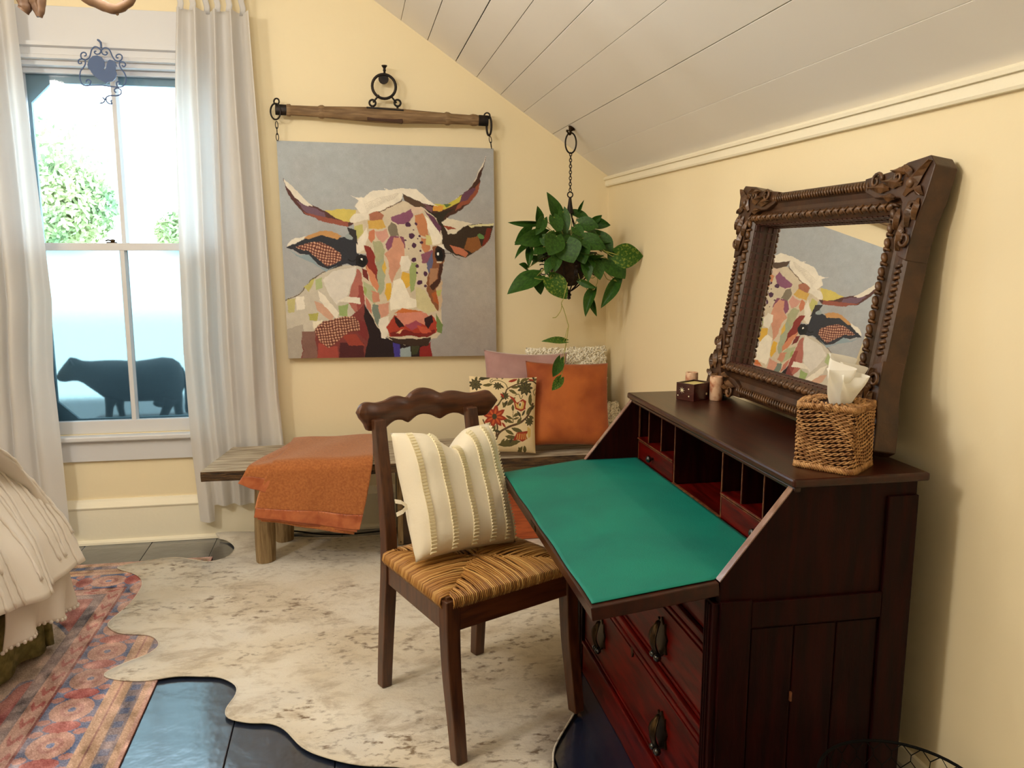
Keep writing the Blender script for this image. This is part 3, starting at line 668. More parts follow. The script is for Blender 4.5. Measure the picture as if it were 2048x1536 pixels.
# rush seat: four fields of strands meeting in mitres
SC = [Vector((.190, -.196, 0)), Vector((-.190, -.196, 0)), Vector((-.226, .212, 0)), Vector((.226, .212, 0))]
def seatz(x, y):
    # pillowy top, dipping at the mitre lines
    u = x/.215; v = (y-.008)/.204; e = max(abs(u), abs(v)); return .452+.010*(1-e**4)-.004*math.exp(-((abs(u)-abs(v))/.10)**2)
g = G(); RC = []
cen = Vector((0, .008, 0))
for k in range(4):
    A, B = SC[k], SC[(k+1) % 4]; e = (B-A).normalized(); inn_ = Vector((-e.y, e.x, 0));
    if (cen-A).dot(inn_) < 0: inn_ = -inn_
    Ln = (B-A).length; n = int(Ln/.0058)
    for i in range(n):
        t = (i+.5)/n; p0 = A.lerp(B, t)
        if (k in (1, 3)): skip = .0
        # length until mitre (diagonals)
        dmax = min(t, 1-t)*2
        tgt = A.lerp(cen, dmax) if t < .5 else B.lerp(cen, dmax)
        dl = (tgt-p0).dot(inn_); dl = max(dl, .012)
        if t*Ln < .016 or (1-t)*Ln < .016: continue
        pts = []; jt = random.uniform(-.0012, .0012)
        pts.append(p0-inn_*.001+Vector((0, 0, .418)))
        pts.append(p0-inn_*.009+Vector((0, 0, .432)))
        pts.append(p0-inn_*.005+Vector((0, 0, .448)))
        m_ = max(3, int(dl/.022))
        for j in range(1, m_+1):
            q = p0+inn_*(dl*j/m_); q = q+e*(jt*j)
            pts.append(Vector((q.x, q.y, seatz(q.x, q.y)+random.uniform(-.0006, .0010))))
        pts.append(pts[-1]+inn_*.004+Vector((0, 0, -.006)))
        rr_ = random.uniform(.0024, .0031); nf0 = len(g.f)
        g.tube(pts, rr_, 6, flat=.85); RC += [random.choice((0, 1, 1, 2))]*(len(g.f)-nf0)
o = cb('rush_seat', g, M_rush, 0, smooth=False, fix=False, kind='stuff'); o['label'] = 'golden woven rush strands'
for p_ in o.data.polygons: p_.use_smooth = True
o.data.materials.clear()
for c_, nm_ in (((142, 94, 42), 'rush_dark'), ((174, 124, 62), 'rush_mid'), ((202, 156, 90), 'rush_pale')): o.data.materials.append(mat(nm_, c_, .5))
o.data.polygons.foreach_set('material_index', RC)
cb('seat_core', G().prism([(v.x*.965, v.y*.96) for v in SC], .425, .449), M_rushd, 0)

# ================================================================== CUSHION helper
def cushion(name, label, W, Hh, T_, M, m, cat='cushion', rz=None, dent=0, pinch=.10, n=44, bump=None, tilt=None, fn2=None, group=None):
    """pillow in its own frame: x width, z height (base at 0), y thickness; M places it"""
    t = thing(name, label, cat, M=M, group=group)
    t['kindpad'] = 0; del t['kindpad']
    def sh(u, v, s):
        a, b = 2*u-1, 2*v-1
        ew = 1-pinch*(1-abs(b)**2.2)*abs(a)**3*.9; eh = 1-pinch*(1-abs(a)**2.2)*abs(b)**3*.9
        x = a*W/2*ew; z = Hh/2+b*Hh/2*eh
        th = T_/2*((1-a**4)*(1-b**4))**.55
        z += dent*(-math.exp(-(a/.28)**2))*max(0, b)**2*Hh
        y = s*th
        if bump: y += s*bump(a, b)*min(1, th/(T_*.2))
        return (x, y, z)
    g = G(); g.grid(lambda u, v: sh(u, v, 1), n, n); g.grid(lambda u, v: sh(u, v, -1), n, n)
    o = build('cushion_cover', g, m, t, local=True, smooth=True, fix=False)
    bm = bmesh.new(); bm.from_mesh(o.data); bmesh.ops.remove_doubles(bm, verts=bm.verts, dist=.0004); bmesh.ops.recalc_face_normals(bm, faces=bm.faces); bm.to_mesh(o.data); bm.free()
    return t, sh, o
def frame(base, xdir, updir):
    """matrix with local x along xdir, z along updir, origin base"""
    z = Vector(updir).normalized(); x = Vector(xdir); x = (x-z*x.dot(z)).normalized(); y = z.cross(x)
    return Matrix(((x.x, y.x, z.x, base[0]), (x.y, y.y, z.y, base[1]), (x.z, y.z, z.z, base[2]), (0, 0, 0, 1)))
chM = MW[ch.name]
def cw_(x, y, z): return chM @ Vector((x, y, z))
# ivory pillow on the chair: front faces +y of the chair; local x = -chair x so that local -y looks outwards
b0 = cw_(.022, .010, .472); u0 = cw_(.006, -.145, .80)-b0; xd = chM.to_3x3() @ Vector((-1, 0, 0))
Mp = frame(b0, xd, u0)
t, sh, o = cushion('throw_pillow', 'ivory throw pillow with ruffled stripes on the rush chair', .345, .375, .15, Mp, M_pcase, dent=.17, pinch=.05, bump=lambda a, b: .0022*math.sin(9*b+3*a+2*math.sin(4*a))*.7)
for k, a in enumerate((-.80, -.42, -.02, .34, .66, .93)):
    g = G(); g2 = G(); nn = 38; wd_ = .026
    uc = (a+1)/2
    P = []
    for j in range(nn):
        v = .03+.94*j/(nn-1); 
        P.append((Vector(sh(uc, v, -1)), Vector(sh(min(.995, uc+.045), v, -1))))
    for j in range(nn-1):
        p, q = P[j]; p2, q2 = P[j+1]; nrm = (q-p).cross(p2-p).normalized(); nrm = nrm if nrm.y < 0 else -nrm
        # each pleat: a small raised tab with its gap
        a1 = p+nrm*.0015; a2 = q+nrm*.0015; b1 = p.lerp(p2, .62)+nrm*.008; b2 = q.lerp(q2, .62)+nrm*.008
        c1 = p.lerp(p2, .08)+nrm*.005; c2 = q.lerp(q2, .08)+nrm*.005
        g.add([p, q, q.lerp(q2, .7), p.lerp(p2, .7), c1, c2, b2, b1], [(4, 5, 6, 7), (0, 1, 5, 4), (1, 2, 6, 5), (2, 3, 7, 6), (3, 0, 4, 7)])
    build('ruffle_trim', g, M_lace, t, local=True, fix=False)
    g2.tube([x_[0]+Vector((0, -.002, 0)) for x_ in P], .0016, 5); build('cord_trim', g2, M_lace, t, local=True, smooth=True, fix=False)
g = G(); e0 = Vector(sh(0, .42, -1))
for dz, dx in ((.020, -.035), (-.018, -.038)):
    q0 = e0; q1 = e0+Vector((dx*.5, -.004, dz*.7)); q2 = e0+Vector((dx, .0, dz))
    for pa, pb in ((q0, q1), (q1, q2)): g.add([pa+Vector((0, 0, .006)), pb+Vector((0, 0, .006)), pb-Vector((0, 0, .006)), pa-Vector((0, 0, .006))], [(0, 1, 2, 3)])
build('side_tie', g, M_pcase, t, local=True, fix=False, solid=.001)

# ================================================================== BENCH
BZ = .455
Bn = thing('plank_bench', 'long weathered plank bench on thick round post legs below the cow painting', 'bench', (.3, 3.71, 0))
def bench_top():
    g = G(); X0, X1, Y0, Y1, th = -.632, 1.225, 3.497, 3.914, .047
    nx_, ny_ = 90, 14
    def edge(x): return Y0+.005*mnoise.noise(Vector((x*6, 0, 0)))+.003*mnoise.noise(Vector((x*22, 3, 0)))
    top = []; bot = []
    for j in range(ny_):
        for i in range(nx_):
            x = lerp(X0, X1, i/(nx_-1)); v = j/(ny_-1)
            xs_ = x+(.075*v if i == 0 else 0) if i == 0 else x+.075*v*(1-i/(nx_-1))
            y = lerp(edge(x), Y1, v); z = BZ+.0012*mnoise.noise(Vector((x*5, y*40, 0)))-(.004 if j == 0 else 0)
            top.append((xs_+.003*mnoise.noise(Vector((0, y*40, i == 0))), y, z)); bot.append((xs_, y+(.006 if j == 0 else 0), BZ-th-.002*mnoise.noise(Vector((x*9, y*5, 7)))))
    n = len(top); fs = []
    for j in range(ny_-1):
        for i in range(nx_-1):
            a_ = j*nx_+i; fs.append((a_, a_+1, a_+nx_+1, a_+nx_)); fs.append((n+a_+nx_, n+a_+nx_+1, n+a_+1, n+a_))
    return g.add(top+bot, fs), nx_, ny_, n
g, nx_, ny_, n = bench_top()
build('seat_plank', g, M_bench, Bn, fix=False, smooth=True)
ge = G(); ring = [i for i in range(nx_)]+[j*nx_+nx_-1 for j in range(1, ny_)]+[(ny_-1)*nx_+i for i in range(nx_-2, -1, -1)]+[j*nx_ for j in range(ny_-2, 0, -1)]
V = g.v; rv = []
for idx in ring:
    a_, b_ = Vector(V[idx]), Vector(V[idx+n]); c0 = Vector((.3, 3.71, BZ)); dr_ = (a_-c0); dr_.z = 0; dr_.normalize()
    for q in range(5):
        tq = q/4; p = a_.lerp(b_, tq); bu = .004*math.sin(math.pi*tq)+.003*mnoise.noise(Vector((p.x*14, p.y*14, tq*5)))*math.sin(math.pi*tq)
        dd = Vector((0, -1, 0)) if idx < nx_ else dr_
        rv.append(p+dd*bu)
m_ = len(ring); ge.add(rv, [(i*5+q, i*5+q+1, ((i+1) % m_)*5+q+1, ((i+1) % m_)*5+q) for i in range(m_) for q in range(4)])
build('live_edge', ge, M_bark, Bn, fix=False, smooth=True, label='rough dark bark edge')
for (lx_, ly_), (tx_, ty_) in (((-.405, 3.615), (-.40, 3.62)), ((-.345, 3.87), (-.34, 3.865)), ((1.135, 3.60), (1.13, 3.61)), ((1.13, 3.865), (1.13, 3.86))):
    g = G(); pts = []; n_ = 14
    vs = []
    for j in range(10):
        v = j/9; cx_, cy_ = lerp(lx_, tx_, v), lerp(ly_, ty_, v); r = .041+.003*math.sin(v*5)
        for k in range(n_):
            a = 2*math.pi*k/n_; rr_ = r*(1+.06*math.sin(3*a+1)+.04*mnoise.noise(Vector((math.cos(a)*2, math.sin(a)*2, v*2)))); vs.append((cx_+rr_*math.cos(a), cy_+rr_*math.sin(a), lerp(HZ, BZ-.048, v)))
    g.add(vs, [(j*n_+k, j*n_+(k+1) % n_, (j+1)*n_+(k+1) % n_, (j+1)*n_+k) for j in range(9) for k in range(n_)]+[tuple(range(n_-1, -1, -1)), tuple(9*n_+k for k in range(n_))])
    build('leg', g, M_benchleg, Bn, smooth=True)

# blanket folded over the bench
bl = thing('blanket', 'rust orange wool blanket with satin hem folded over the bench', 'blanket', (-.15, 3.7, BZ))
def drape(left, right, top=.006, ylast=3.485, seed=0, layer=0):
    """left/right: list of (t, x, y, z) along the fall of the cloth"""
    def f(pts, t):
        for a, b in zip(pts, pts[1:]):
            if t <= b[0]: q = (t-a[0])/(b[0]-a[0]); return Vector((lerp(a[1], b[1], q), lerp(a[2], b[2], q), lerp(a[3], b[3], q)))
        return Vector(pts[-1][1:])
    def fn(u, v):
        # soften the bend over the edge by averaging
        p = sum((f(left, min(1, max(0, v+d))).lerp(f(right, min(1, max(0, v+d))), u) for d in (-.02, -.01, 0, .01, .02)), Vector())/5
        hang = max(0, (BZ-p.z)/.25)
        p.y -= hang*(.006*math.sin(7*u+seed)+.004*math.sin(15*u+2)); p.z += .002*math.sin(9*u+11*v+seed)
        return tuple(p)
    return fn
zt_ = BZ+.031
L1 = [(0, -.285, 3.905, zt_), (.25, -.30, 3.70, zt_), (.50, -.345, 3.50, zt_-.004), (.56, -.362, 3.465, zt_-.03), (.8, -.405, 3.462, .34), (1, -.425, 3.458, .262)]
R1 = [(0, .075, 3.915, zt_), (.25, .072, 3.75, zt_), (.50, .066, 3.50, zt_-.004), (.56, .062, 3.465, zt_-.03), (.8, .032, 3.455, .31), (1, .000, 3.45, .178)]
fn = drape(L1, R1)
build('top_layer', G().grid(lambda u, v: fn(u, v*.90), 60, 70), M_blanket, bl, smooth=True, fix=False, solid=.006, offs=-1)
def hem(u, v):
    p = Vector(fn(u, .895+v*.105)); p.y -= .004+.0025*abs(math.sin(26*u+3*math.sin(5*u)))*(1-v)**1.5; return tuple(p)
build('satin_hem', G().grid(hem, 160, 10), M_satin, bl, smooth=True, fix=False, solid=.003, offs=-1)
build('folded_edge', G().tube([Vector(fn(.0, v*.9))+Vector((-.001, 0, -.002)) for v in np.linspace(0, 1, 30)], .0035, 6), mat('blanket_edge', (214, 140, 96), .9), bl, smooth=True)
# pleat stitches
g = G()
for i in range(34):
    u = (i+.5)/34; a_ = Vector(fn(u, .888)); b_ = Vector(fn(u+.004, .915)); g.tube([a_+Vector((0, -.008, 0)), b_+Vector((0, -.009, 0))], .0013, 5)
o = build('blanket_stitch', g, M_satin, bl, fix=False, kind='stuff')
# folded layers seen below the front one, and the one swung out on the window side
for k, off in enumerate((.0, .0)):
    dz = .012*(k+1); L2 = [(t_, x_+.012*(k+1), y_+.005*(k+1) if t_ > .5 else y_, z_-.010*(k+1) if t_ < .55 else z_-dz) for t_, x_, y_, z_ in L1]
    R2 = [(t_, x_-.012*(k+1), y_+.005*(k+1) if t_ > .5 else y_, z_-.010*(k+1) if t_ < .55 else z_-dz*.9) for t_, x_, y_, z_ in R1]
    f2 = drape(L2, R2, seed=1+k); build('folded_layer', G().grid(lambda u, v: f2(u, .3+v*.7), 50, 40), M_satin if k == 0 else M_blanket, bl, smooth=True, fix=False, solid=.004, offs=-1)
L3 = [(0, -.30, 3.88, BZ+.014), (.3, -.36, 3.70, BZ+.014), (.62, -.44, 3.480, BZ+.015), (.70, -.455, 3.466, BZ-.006), (1, -.482, 3.462, .405)]
R3 = [(0, -.10, 3.88, BZ+.014), (.3, -.2, 3.70, BZ+.014), (.62, -.28, 3.480, BZ+.015), (.70, -.30, 3.468, BZ-.006), (1, -.36, 3.466, .352)]
f3 = drape(L3, R3, seed=3)
build('side_fold', G().grid(lambda u, v: f3(u, v*.8), 24, 40), M_blanket, bl, smooth=True, fix=False, solid=.008, offs=-1)
build('satin_hem', G().grid(lambda u, v: f3(u, .79+v*.21), 24, 10), M_satin, bl, smooth=True, fix=False, solid=.008, offs=-1)
# ================================================================== CUSHIONS ON THE BENCH
M_pat = mat('embroidered_cotton', (255, 255, 255), .9, attr='paint', bump=.3, bscale=300)
def pillow_at(name, label, x0, y0, x1, y1, W, Hh, T_, m, top, roll=0, **k):
    """bottom edge from (x0,y0) to (x1,y1) on the bench, top leaning back by `top`"""
    a, b = Vector((x0, y0, BZ+.012+abs(roll)*W*.5/Hh)), Vector((x1, y1, BZ+.012+abs(roll)*W*.5/Hh)); c_ = (a+b)/2; xd = (b-a).normalized()
    back = Vector((-xd.y, xd.x, 0)); up = Vector((0, 0, Hh))+back*top+xd*roll
    return cushion(name, label, W, Hh, T_, frame(c_, xd, up), m, **k)
t, sh, o = pillow_at('boucle_cushion', 'cream boucle cushion at the back in the corner of the bench', .83, 3.87, 1.195, 3.87, .40, .42, .10, M_wool, .06, pinch=.03)
g = G(); rr_ = random.Random(5)
for _ in range(2600):
    u, v = rr_.uniform(.01, .99), rr_.uniform(.01, .99); s = -1 if rr_.random() < .85 else 1
    p = Vector(sh(u, v, s)); q = Vector((rr_.gauss(0, 1), rr_.gauss(0, .5), rr_.gauss(0, 1))).normalized(); w_ = q.orthogonal().normalized(); r = rr_.uniform(.006, .011)
    g.tube([p+q*r*math.cos(a)+w_*r*math.sin(a)+Vector((0, s*.003, 0)) for a in (0, 1.3, 2.6, 3.9)], .0036, 4, cap=False)
build('wool_curls', g, M_wool, t, local=True, fix=False, smooth=True, kind='stuff')
t, sh, o = pillow_at('boucle_cushion', 'small cream boucle cushion peeping out between the orange cushion and the desk', 1.08, 3.72, 1.21, 3.72, .15, .17, .09, M_wool, .03, pinch=.0)
g = G()
for _ in range(500):
    u, v = rr_.uniform(.01, .99), rr_.uniform(.01, .99); s = -1
    p = Vector(sh(u, v, s)); q = Vector((rr_.gauss(0, 1), rr_.gauss(0, .5), rr_.gauss(0, 1))).normalized(); w_ = q.orthogonal().normalized(); r = rr_.uniform(.006, .011)
    g.tube([p+q*r*math.cos(a)+w_*r*math.sin(a)+Vector((0, s*.003, 0)) for a in (0, 1.3, 2.6, 3.9)], .0036, 4, cap=False)
build('wool_curls', g, M_wool, t, local=True, fix=False, smooth=True, kind='stuff')
pillow_at('velvet_cushion', 'mauve velvet cushion leaning behind the embroidered one', .575, 3.70, .955, 3.715, .40, .415, .10, M_mauve, .09, roll=.025, pinch=.09, bump=lambda a, b: .003*math.sin(6*a+4*b))
pillow_at('suede_cushion', 'large orange suede cushion in the middle of the bench corner', .755, 3.545, 1.115, 3.56, .39, .385, .135, M_suede, .12, roll=.022, pinch=.06, bump=lambda a, b: .003*math.sin(5*a-6*b)*max(0, -b))
# embroidered cushion: needlework drawn in the 5.5x enlargement
cv = Canvas(300, 330, (224, 202, 160)); cv.warp(.8, 14)
def E_(x, y): return ((x-215)/690*300+ (y-440)/850*6, (y-440)/830*330)
gr, gd, br, rd_, og, oc = (92, 84, 44), (66, 60, 36), (86, 62, 38), (150, 52, 30), (196, 92, 44), (206, 170, 90)
def ln(P, wd, c, **k): cv.line([E_(*p) for p in P], wd*.42, c, **k)
def lf_(x, y, a, L_, c=gr, wd=.34): 
    P = []; ca, sa = math.cos(R(a)), math.sin(R(a))
    for t_, s_ in ((0, 0), (.25, .8), (.55, 1), (.8, .6), (1, 0), (.8, -.6), (.55, -1), (.25, -.8)): dx, dy = t_*L_*1.2, s_*L_*wd*.62; P.append(E_(x+dx*ca-dy*sa, y+dx*sa+dy*ca))
    cv.poly(P, c)
def flower(x, y, r, n, c, c2, rot=0):
    for i in range(n): a = 360*i/n+rot; lf_(x, y, a, r, c, .42); lf_(x+r*.15*math.cos(R(a)), y+r*.15*math.sin(R(a)), a, r*.6, c2, .25)
    cv.ell(*E_(x, y), r*.1, r*.11, gd)
ln([(455, 1170), (500, 1050), (600, 980), (700, 940), (780, 880), (840, 780), (860, 720)], 22, br)
ln([(470, 1080), (485, 980), (455, 880)], 16, br); ln([(375, 1000), (340, 900)], 12, br); ln([(390, 1010), (420, 920)], 10, gr)
ln([(480, 760), (560, 640), (590, 570), (680, 520), (760, 500), (840, 480), (900, 510)], 14, br)
ln([(590, 560), (560, 500), (480, 470), (430, 500), (420, 480), (450, 460)], 8, gr); ln([(560, 620), (500, 740)], 10, gr)
ln([(900, 600), (880, 640), (860, 600), (890, 570)], 8, gr); ln([(660, 640), (700, 630), (720, 680), (745, 640)], 8, gr)
ln([(640, 940), (640, 820)], 8, gr); ln([(720, 920), (715, 850)], 8, gr)
for x, y, a, L_ in ((520, 1040, -160, 70), (560, 1010, 30, 90), (560, 1080, 10, 110), (490, 1180, -10, 200), (520, 1170, -60, 60), (560, 1160, -60, 55), (610, 1160, -70, 50), (650, 1160, -70, 50), (700, 1200, 60, 70), (760, 1180, 80, 90), (740, 1190, 110, 90), (620, 990, 20, 110), (680, 960, -60, 80), (640, 900, -150, 70), (640, 870, -30, 70), (640, 900, -20, 60), (640, 940, -150, 80), (640, 820, -90, 70), (580, 940, -120, 60), (720, 870, -120, 60), (730, 860, -60, 60), (780, 850, -60, 90), (800, 860, 20, 70), (820, 800, -40, 70), (850, 760, -130, 60), (540, 780, -60, 80), (580, 760, -50, 110), (560, 780, -110, 60), (600, 580, 30, 80), (620, 560, -10, 80), (690, 520, -70, 70), (720, 500, -40, 80), (760, 480, -30, 60), (850, 480, -20, 60), (870, 480, -100, 60), (820, 640, 80, 80), (830, 620, 100, 90), (300, 480, -30, 110), (260, 500, -60, 60), (340, 540, -10, 90), (350, 460, -20, 80), (430, 1060, -70, 90), (430, 1080, -110, 70), (500, 520, 40, 60), (540, 460, -60, 50), (500, 460, -110, 40)): lf_(x, y, a, L_, gr if (x+y) % 3 else gd)
for x, y, r in ((270, 530, 60), (490, 540, 40), (770, 560, 75), (560, 650, 40), (815, 920, 45)): flower(x, y, r, 9, gd, gr)
flower(455, 870, 105, 8, rd_, og, 10)
cv.poly([E_(*p) for p in ((600, 640), (650, 670), (680, 720), (740, 680), (780, 700), (770, 790), (720, 810), (665, 790), (650, 720))], rd_); cv.poly([E_(*p) for p in ((665, 720), (690, 740), (740, 700), (760, 730), (750, 780), (715, 790), (675, 775))], oc); cv.ell(*E_(715, 740), 9, 14, (214, 190, 150)); cv.ell(*E_(712, 740), 4, 7, gd)
cv.poly([E_(*p) for p in ((640, 1130), (680, 1040), (740, 1030), (800, 1020), (780, 1070), (790, 1110), (740, 1140), (700, 1120))], rd_); 
for i in range(9): ln([(690+11*i, 1050), (680+12*i, 1115)], 7, og if i % 2 else oc)
lf_(600, 490, -20, 90, rd_, .3); lf_(520, 620, 60, 50, rd_, .4); lf_(530, 930, 60, 60, rd_, .3); lf_(800, 460, 10, 60, rd_, .3)
cv.poly([E_(*p) for p in ((790, 980), (830, 1000), (830, 1080), (800, 1100), (790, 1040))], oc, .8)
T_e, sh_e, o_e = pillow_at('embroidered_cushion', 'embroidered floral cushion in front on the bench beside the chair back', .475, 3.505, .765, 3.50, .30, .335, .09, mat('plain_cotton', (226, 204, 164), .9), .06, roll=.015, pinch=.05)
def fe(u, v):
    a, b = 2*u-1, 1-2*v
    ew = 1-.05*(1-np.abs(b)**2.2)*np.abs(a)**3*.9; eh = 1-.05*(1-np.abs(a)**2.2)*np.abs(b)**3*.9
    th = .045*np.clip((1-a**4)*(1-b**4), 0, 1)**.55
    X = a*.15*ew; Z = .1675+b*.1675*eh; Y = -th-.0012
    Mm = np.array(MW[T_e.name]); return [Mm[i, 0]*X+Mm[i, 1]*Y+Mm[i, 2]*Z+Mm[i, 3] for i in range(3)]
painted_grid('embroidered_front', cv, fe, M_pat, T_e)
# dried seed pods on the bench
T = thing('dried_pods', 'small bunch of dried brown pods on the bench near the chair post', 'dried flowers', (.50, 3.80, BZ))
for i in range(7):
    a = i*.9; p = (.50+.025*math.cos(a)+.012*i/2, 3.80+.02*math.sin(a), BZ+.014+.006*(i % 3)); g = G(); g.ball(p, .012, 8, 6, (1, 1, 1.2)); g.tube([p, (p[0]-.01, p[1]-.01, p[2]+.02)], .002, 5); build('pod', g, M_redwood if i % 2 else M_onyx, T, smooth=True)

# ================================================================== COW PAINTING
cv = Canvas(420, 420, (160, 160, 160)); TLp, TRp, BLp, BRp = (553, 281), (987, 297), (577, 717), (993, 711)
# homography photograph px -> canvas px
def homog(src, dst):
    A = []; 
    for (x, y), (u, v) in zip(src, dst): A += [[x, y, 1, 0, 0, 0, -u*x, -u*y], [0, 0, 0, x, y, 1, -v*x, -v*y]]
    h = np.linalg.solve(np.array(A, float), np.array(dst, float).ravel()); return np.append(h, 1).reshape(3, 3)
Hm = homog([TLp, TRp, BLp, BRp], [(0, 0), (420, 0), (0, 420), (420, 420)])
def z4(x, y): q = Hm @ np.array([540+x*.2246, 400+y*.2246, 1]); return (q[0]/q[2], q[1]/q[2])
cv.warp(0, 40); X = cv.xx/420; Y = cv.yy/420
c0 = np.array([168, 174, 178]); c1 = np.array([158, 150, 146]); c2 = np.array([188, 176, 160])
tt = np.clip(Y*.75+X*.35-.1+.10*cv.nz(5), 0, 1)[..., None]; cv.a = c0*(1-tt)+c1*tt
mm = np.exp(-((X-.93)**2/.02+(Y-.62)**2/.08))[..., None]; cv.a = cv.a*(1-mm*.6)+c2*mm*.6
cv.warp(.9, 16); cv.warp(.5, 5)
def pg(c, *P, a=1.0): cv.poly([z4(*p) for p in P], c, a)
def weave(cx, cy, rot):
    ca, sa = math.cos(rot), math.sin(rot)
    def f(x, y):
        u = ((x-cx)*ca+(y-cy)*sa)/5.4; v = (-(x-cx)*sa+(y-cy)*ca)/5.4
        d = np.hypot(u-np.round(u), v-np.round(v)); k = np.clip((.42-d)/.14, 0, 1)[:, None]
        return np.array([98, 48, 40])*(1-k)+np.array([206, 160, 132])*k
    return f
W_ = (228, 220, 204)
# body behind the head
pg((196, 188, 172), (120, 890), (250, 840), (330, 750), (430, 660), (520, 620), (620, 590), (760, 560), (830, 620), (850, 930), (830, 1050), (870, 1200), (830, 1420), (140, 1420), (130, 1000))
pg((160, 150, 138), (130, 1150), (300, 1100), (300, 1420), (140, 1420), a=.7)
cv.line([z4(*p) for p in ((120, 890), (250, 845), (330, 750), (430, 660), (520, 620), (640, 585))], 1.6, (84, 70, 52))
pg((216, 210, 200), (470, 700), (560, 630), (770, 590), (760, 690), (690, 850), (600, 930), (520, 830))
pg((172, 104, 92), (780, 620), (830, 660), (840, 900), (760, 1000), (690, 900), (740, 750)); pg((140, 60, 56), (790, 760), (835, 760), (850, 980), (770, 1010), a=.8)
pg((186, 178, 104), (300, 770), (400, 690), (350, 820)); pg((186, 178, 110), (150, 880), (230, 880), (220, 1000), (160, 1000), a=.8)
pg((168, 180, 128), (400, 700), (460, 680), (470, 780), (410, 800)); pg(W_, (230, 860), (300, 860), (315, 960), (240, 975))
pg((202, 160, 136), (390, 900), (480, 930), (570, 1020), (540, 1070), (420, 980)); pg(W_, (430, 800), (500, 860), (615, 1000), (590, 1065), (540, 1000), (450, 900))
pg((148, 168, 108), (610, 940), (700, 925), (690, 1040), (620, 1030)); pg((172, 168, 90), (340, 1010), (430, 1000), (420, 1070), (350, 1070))
pg(W_, (600, 900), (690, 855), (800, 870), (810, 925), (720, 915)); pg((226, 218, 196), (380, 1080), (470, 1060), (480, 1140), (390, 1150))
pg((122, 56, 52), (760, 1000), (840, 920), (880, 1200), (850, 1420), (280, 1420), (280, 1220), (400, 1160), (600, 1100))
pg((128, 94, 84), (280, 1170), (400, 1165), (425, 1420), (290, 1420)); pg((158, 70, 60), (430, 1270), (520, 1300), (600, 1290), (610, 1420), (420, 1420))
pg((76, 30, 34), (620, 1270), (840, 1270), (840, 1420), (610, 1420)); pg((150, 62, 48), (640, 1200), (760, 1190), (850, 1290), (700, 1290)); pg((120, 44, 44), (790, 1060), (870, 1100), (860, 1250), (780, 1180))
pg(weave(*z4(600, 1150), -.12), (395, 1160), (480, 1070), (745, 1025), (800, 1090), (800, 1160), (700, 1175), (620, 1240), (520, 1315), (440, 1260))
pg((34, 20, 24), (840, 930), (900, 1030), (980, 1150), (1040, 1230), (1150, 1240), (1400, 1250), (1440, 1420), (840, 1420), (860, 1300), (880, 1200), (840, 1050))
pg((64, 52, 140), (1100, 1270), (1155, 1280), (1160, 1420), (1105, 1420)); pg((150, 164, 168), (1155, 1325), (1250, 1300), (1255, 1420), (1160, 1420)); pg((60, 60, 36), (1260, 1280), (1330, 1280), (1310, 1370), (1260, 1370)); pg((134, 34, 32), (1330, 1310), (1420, 1265), (1455, 1420), (1330, 1420))
# horns
pg((84, 50, 46), (120, -197), (200, -117), (300, -17), (370, 43), (480, 90), (770, 93), (740, 210), (690, 235), (560, 205), (430, 183), (300, 113), (220, 33), (150, -70))
pg((222, 214, 198), (122, -195), (200, -125), (300, -22), (385, 58), (290, 40), (210, -40), (140, -135)); pg((112, 84, 100), (240, 10), (350, 55), (480, 110), (500, 165), (400, 145), (300, 85))
pg((146, 80, 64), (290, 90), (400, 140), (560, 160), (690, 190), (690, 235), (560, 205), (430, 183), (330, 125)); pg((206, 188, 98), (480, 88), (780, 90), (740, 185), (680, 195), (580, 150))
pg((70, 42, 30), (1920, -397), (1900, -297), (1866, -167), (1850, -67), (1780, 23), (1700, 83), (1600, 143), (1510, 200), (1430, 153), (1340, 23), (1450, 43), (1560, 43), (1650, -7), (1760, -97), (1840, -197))
pg((226, 218, 200), (1920, -397), (1890, -290), (1835, -180), (1755, -95), (1660, -20), (1640, -10), (1760, -97), (1840, -200)); pg((142, 76, 52), (1866, -160), (1850, -60), (1780, 20), (1640, 95), (1700, 10), (1810, -90))
pg((198, 186, 78), (1460, 35), (1580, 35), (1735, -65), (1700, 15), (1600, 62), (1500, 105), (1440, 80)); pg((214, 150, 62), (1450, 55), (1540, 50), (1530, 100), (1450, 95)); pg((100, 62, 82), (1715, -60), (1800, -120), (1835, -100), (1760, 0), (1680, 25)); pg((86, 112, 54), (1540, 30), (1610, 40), (1570, 65)); pg((118, 80, 88), (1340, 20), (1450, 65), (1440, 110), (1370, 70))
# ears
pg((44, 46, 54), (145, 418), (250, 360), (350, 330), (470, 300), (620, 330), (740, 300), (790, 400), (800, 600), (690, 560), (600, 595), (520, 612), (450, 580), (350, 500), (220, 450))
pg(weave(*z4(430, 470), .22), (225, 420), (350, 378), (470, 378), (560, 418), (620, 470), (645, 530), (580, 570), (500, 585), (430, 520), (330, 450))
pg((190, 142, 88), (300, 340), (350, 310), (450, 272), (545, 268), (640, 315), (600, 345), (450, 312), (350, 345)); pg(W_, (150, 412), (200, 350), (330, 318), (300, 345), (220, 390)); pg((138, 156, 164), (160, 440), (260, 485), (340, 485), (440, 580), (520, 612), (600, 585), (500, 632), (400, 565), (260, 505)); pg((150, 160, 160), (660, 320), (700, 280), (745, 310), (730, 350), (690, 345))
pg((46, 38, 26), (1360, 60), (1450, 120), (1520, 110), (1640, 75), (1540, 160), (1530, 330), (1490, 260), (1440, 160))
pg((54, 40, 26), (1515, 230), (1600, 190), (1780, 215), (1985, 212), (1982, 260), (1950, 350), (1880, 420), (1800, 480), (1740, 515), (1650, 490), (1580, 450), (1530, 400))
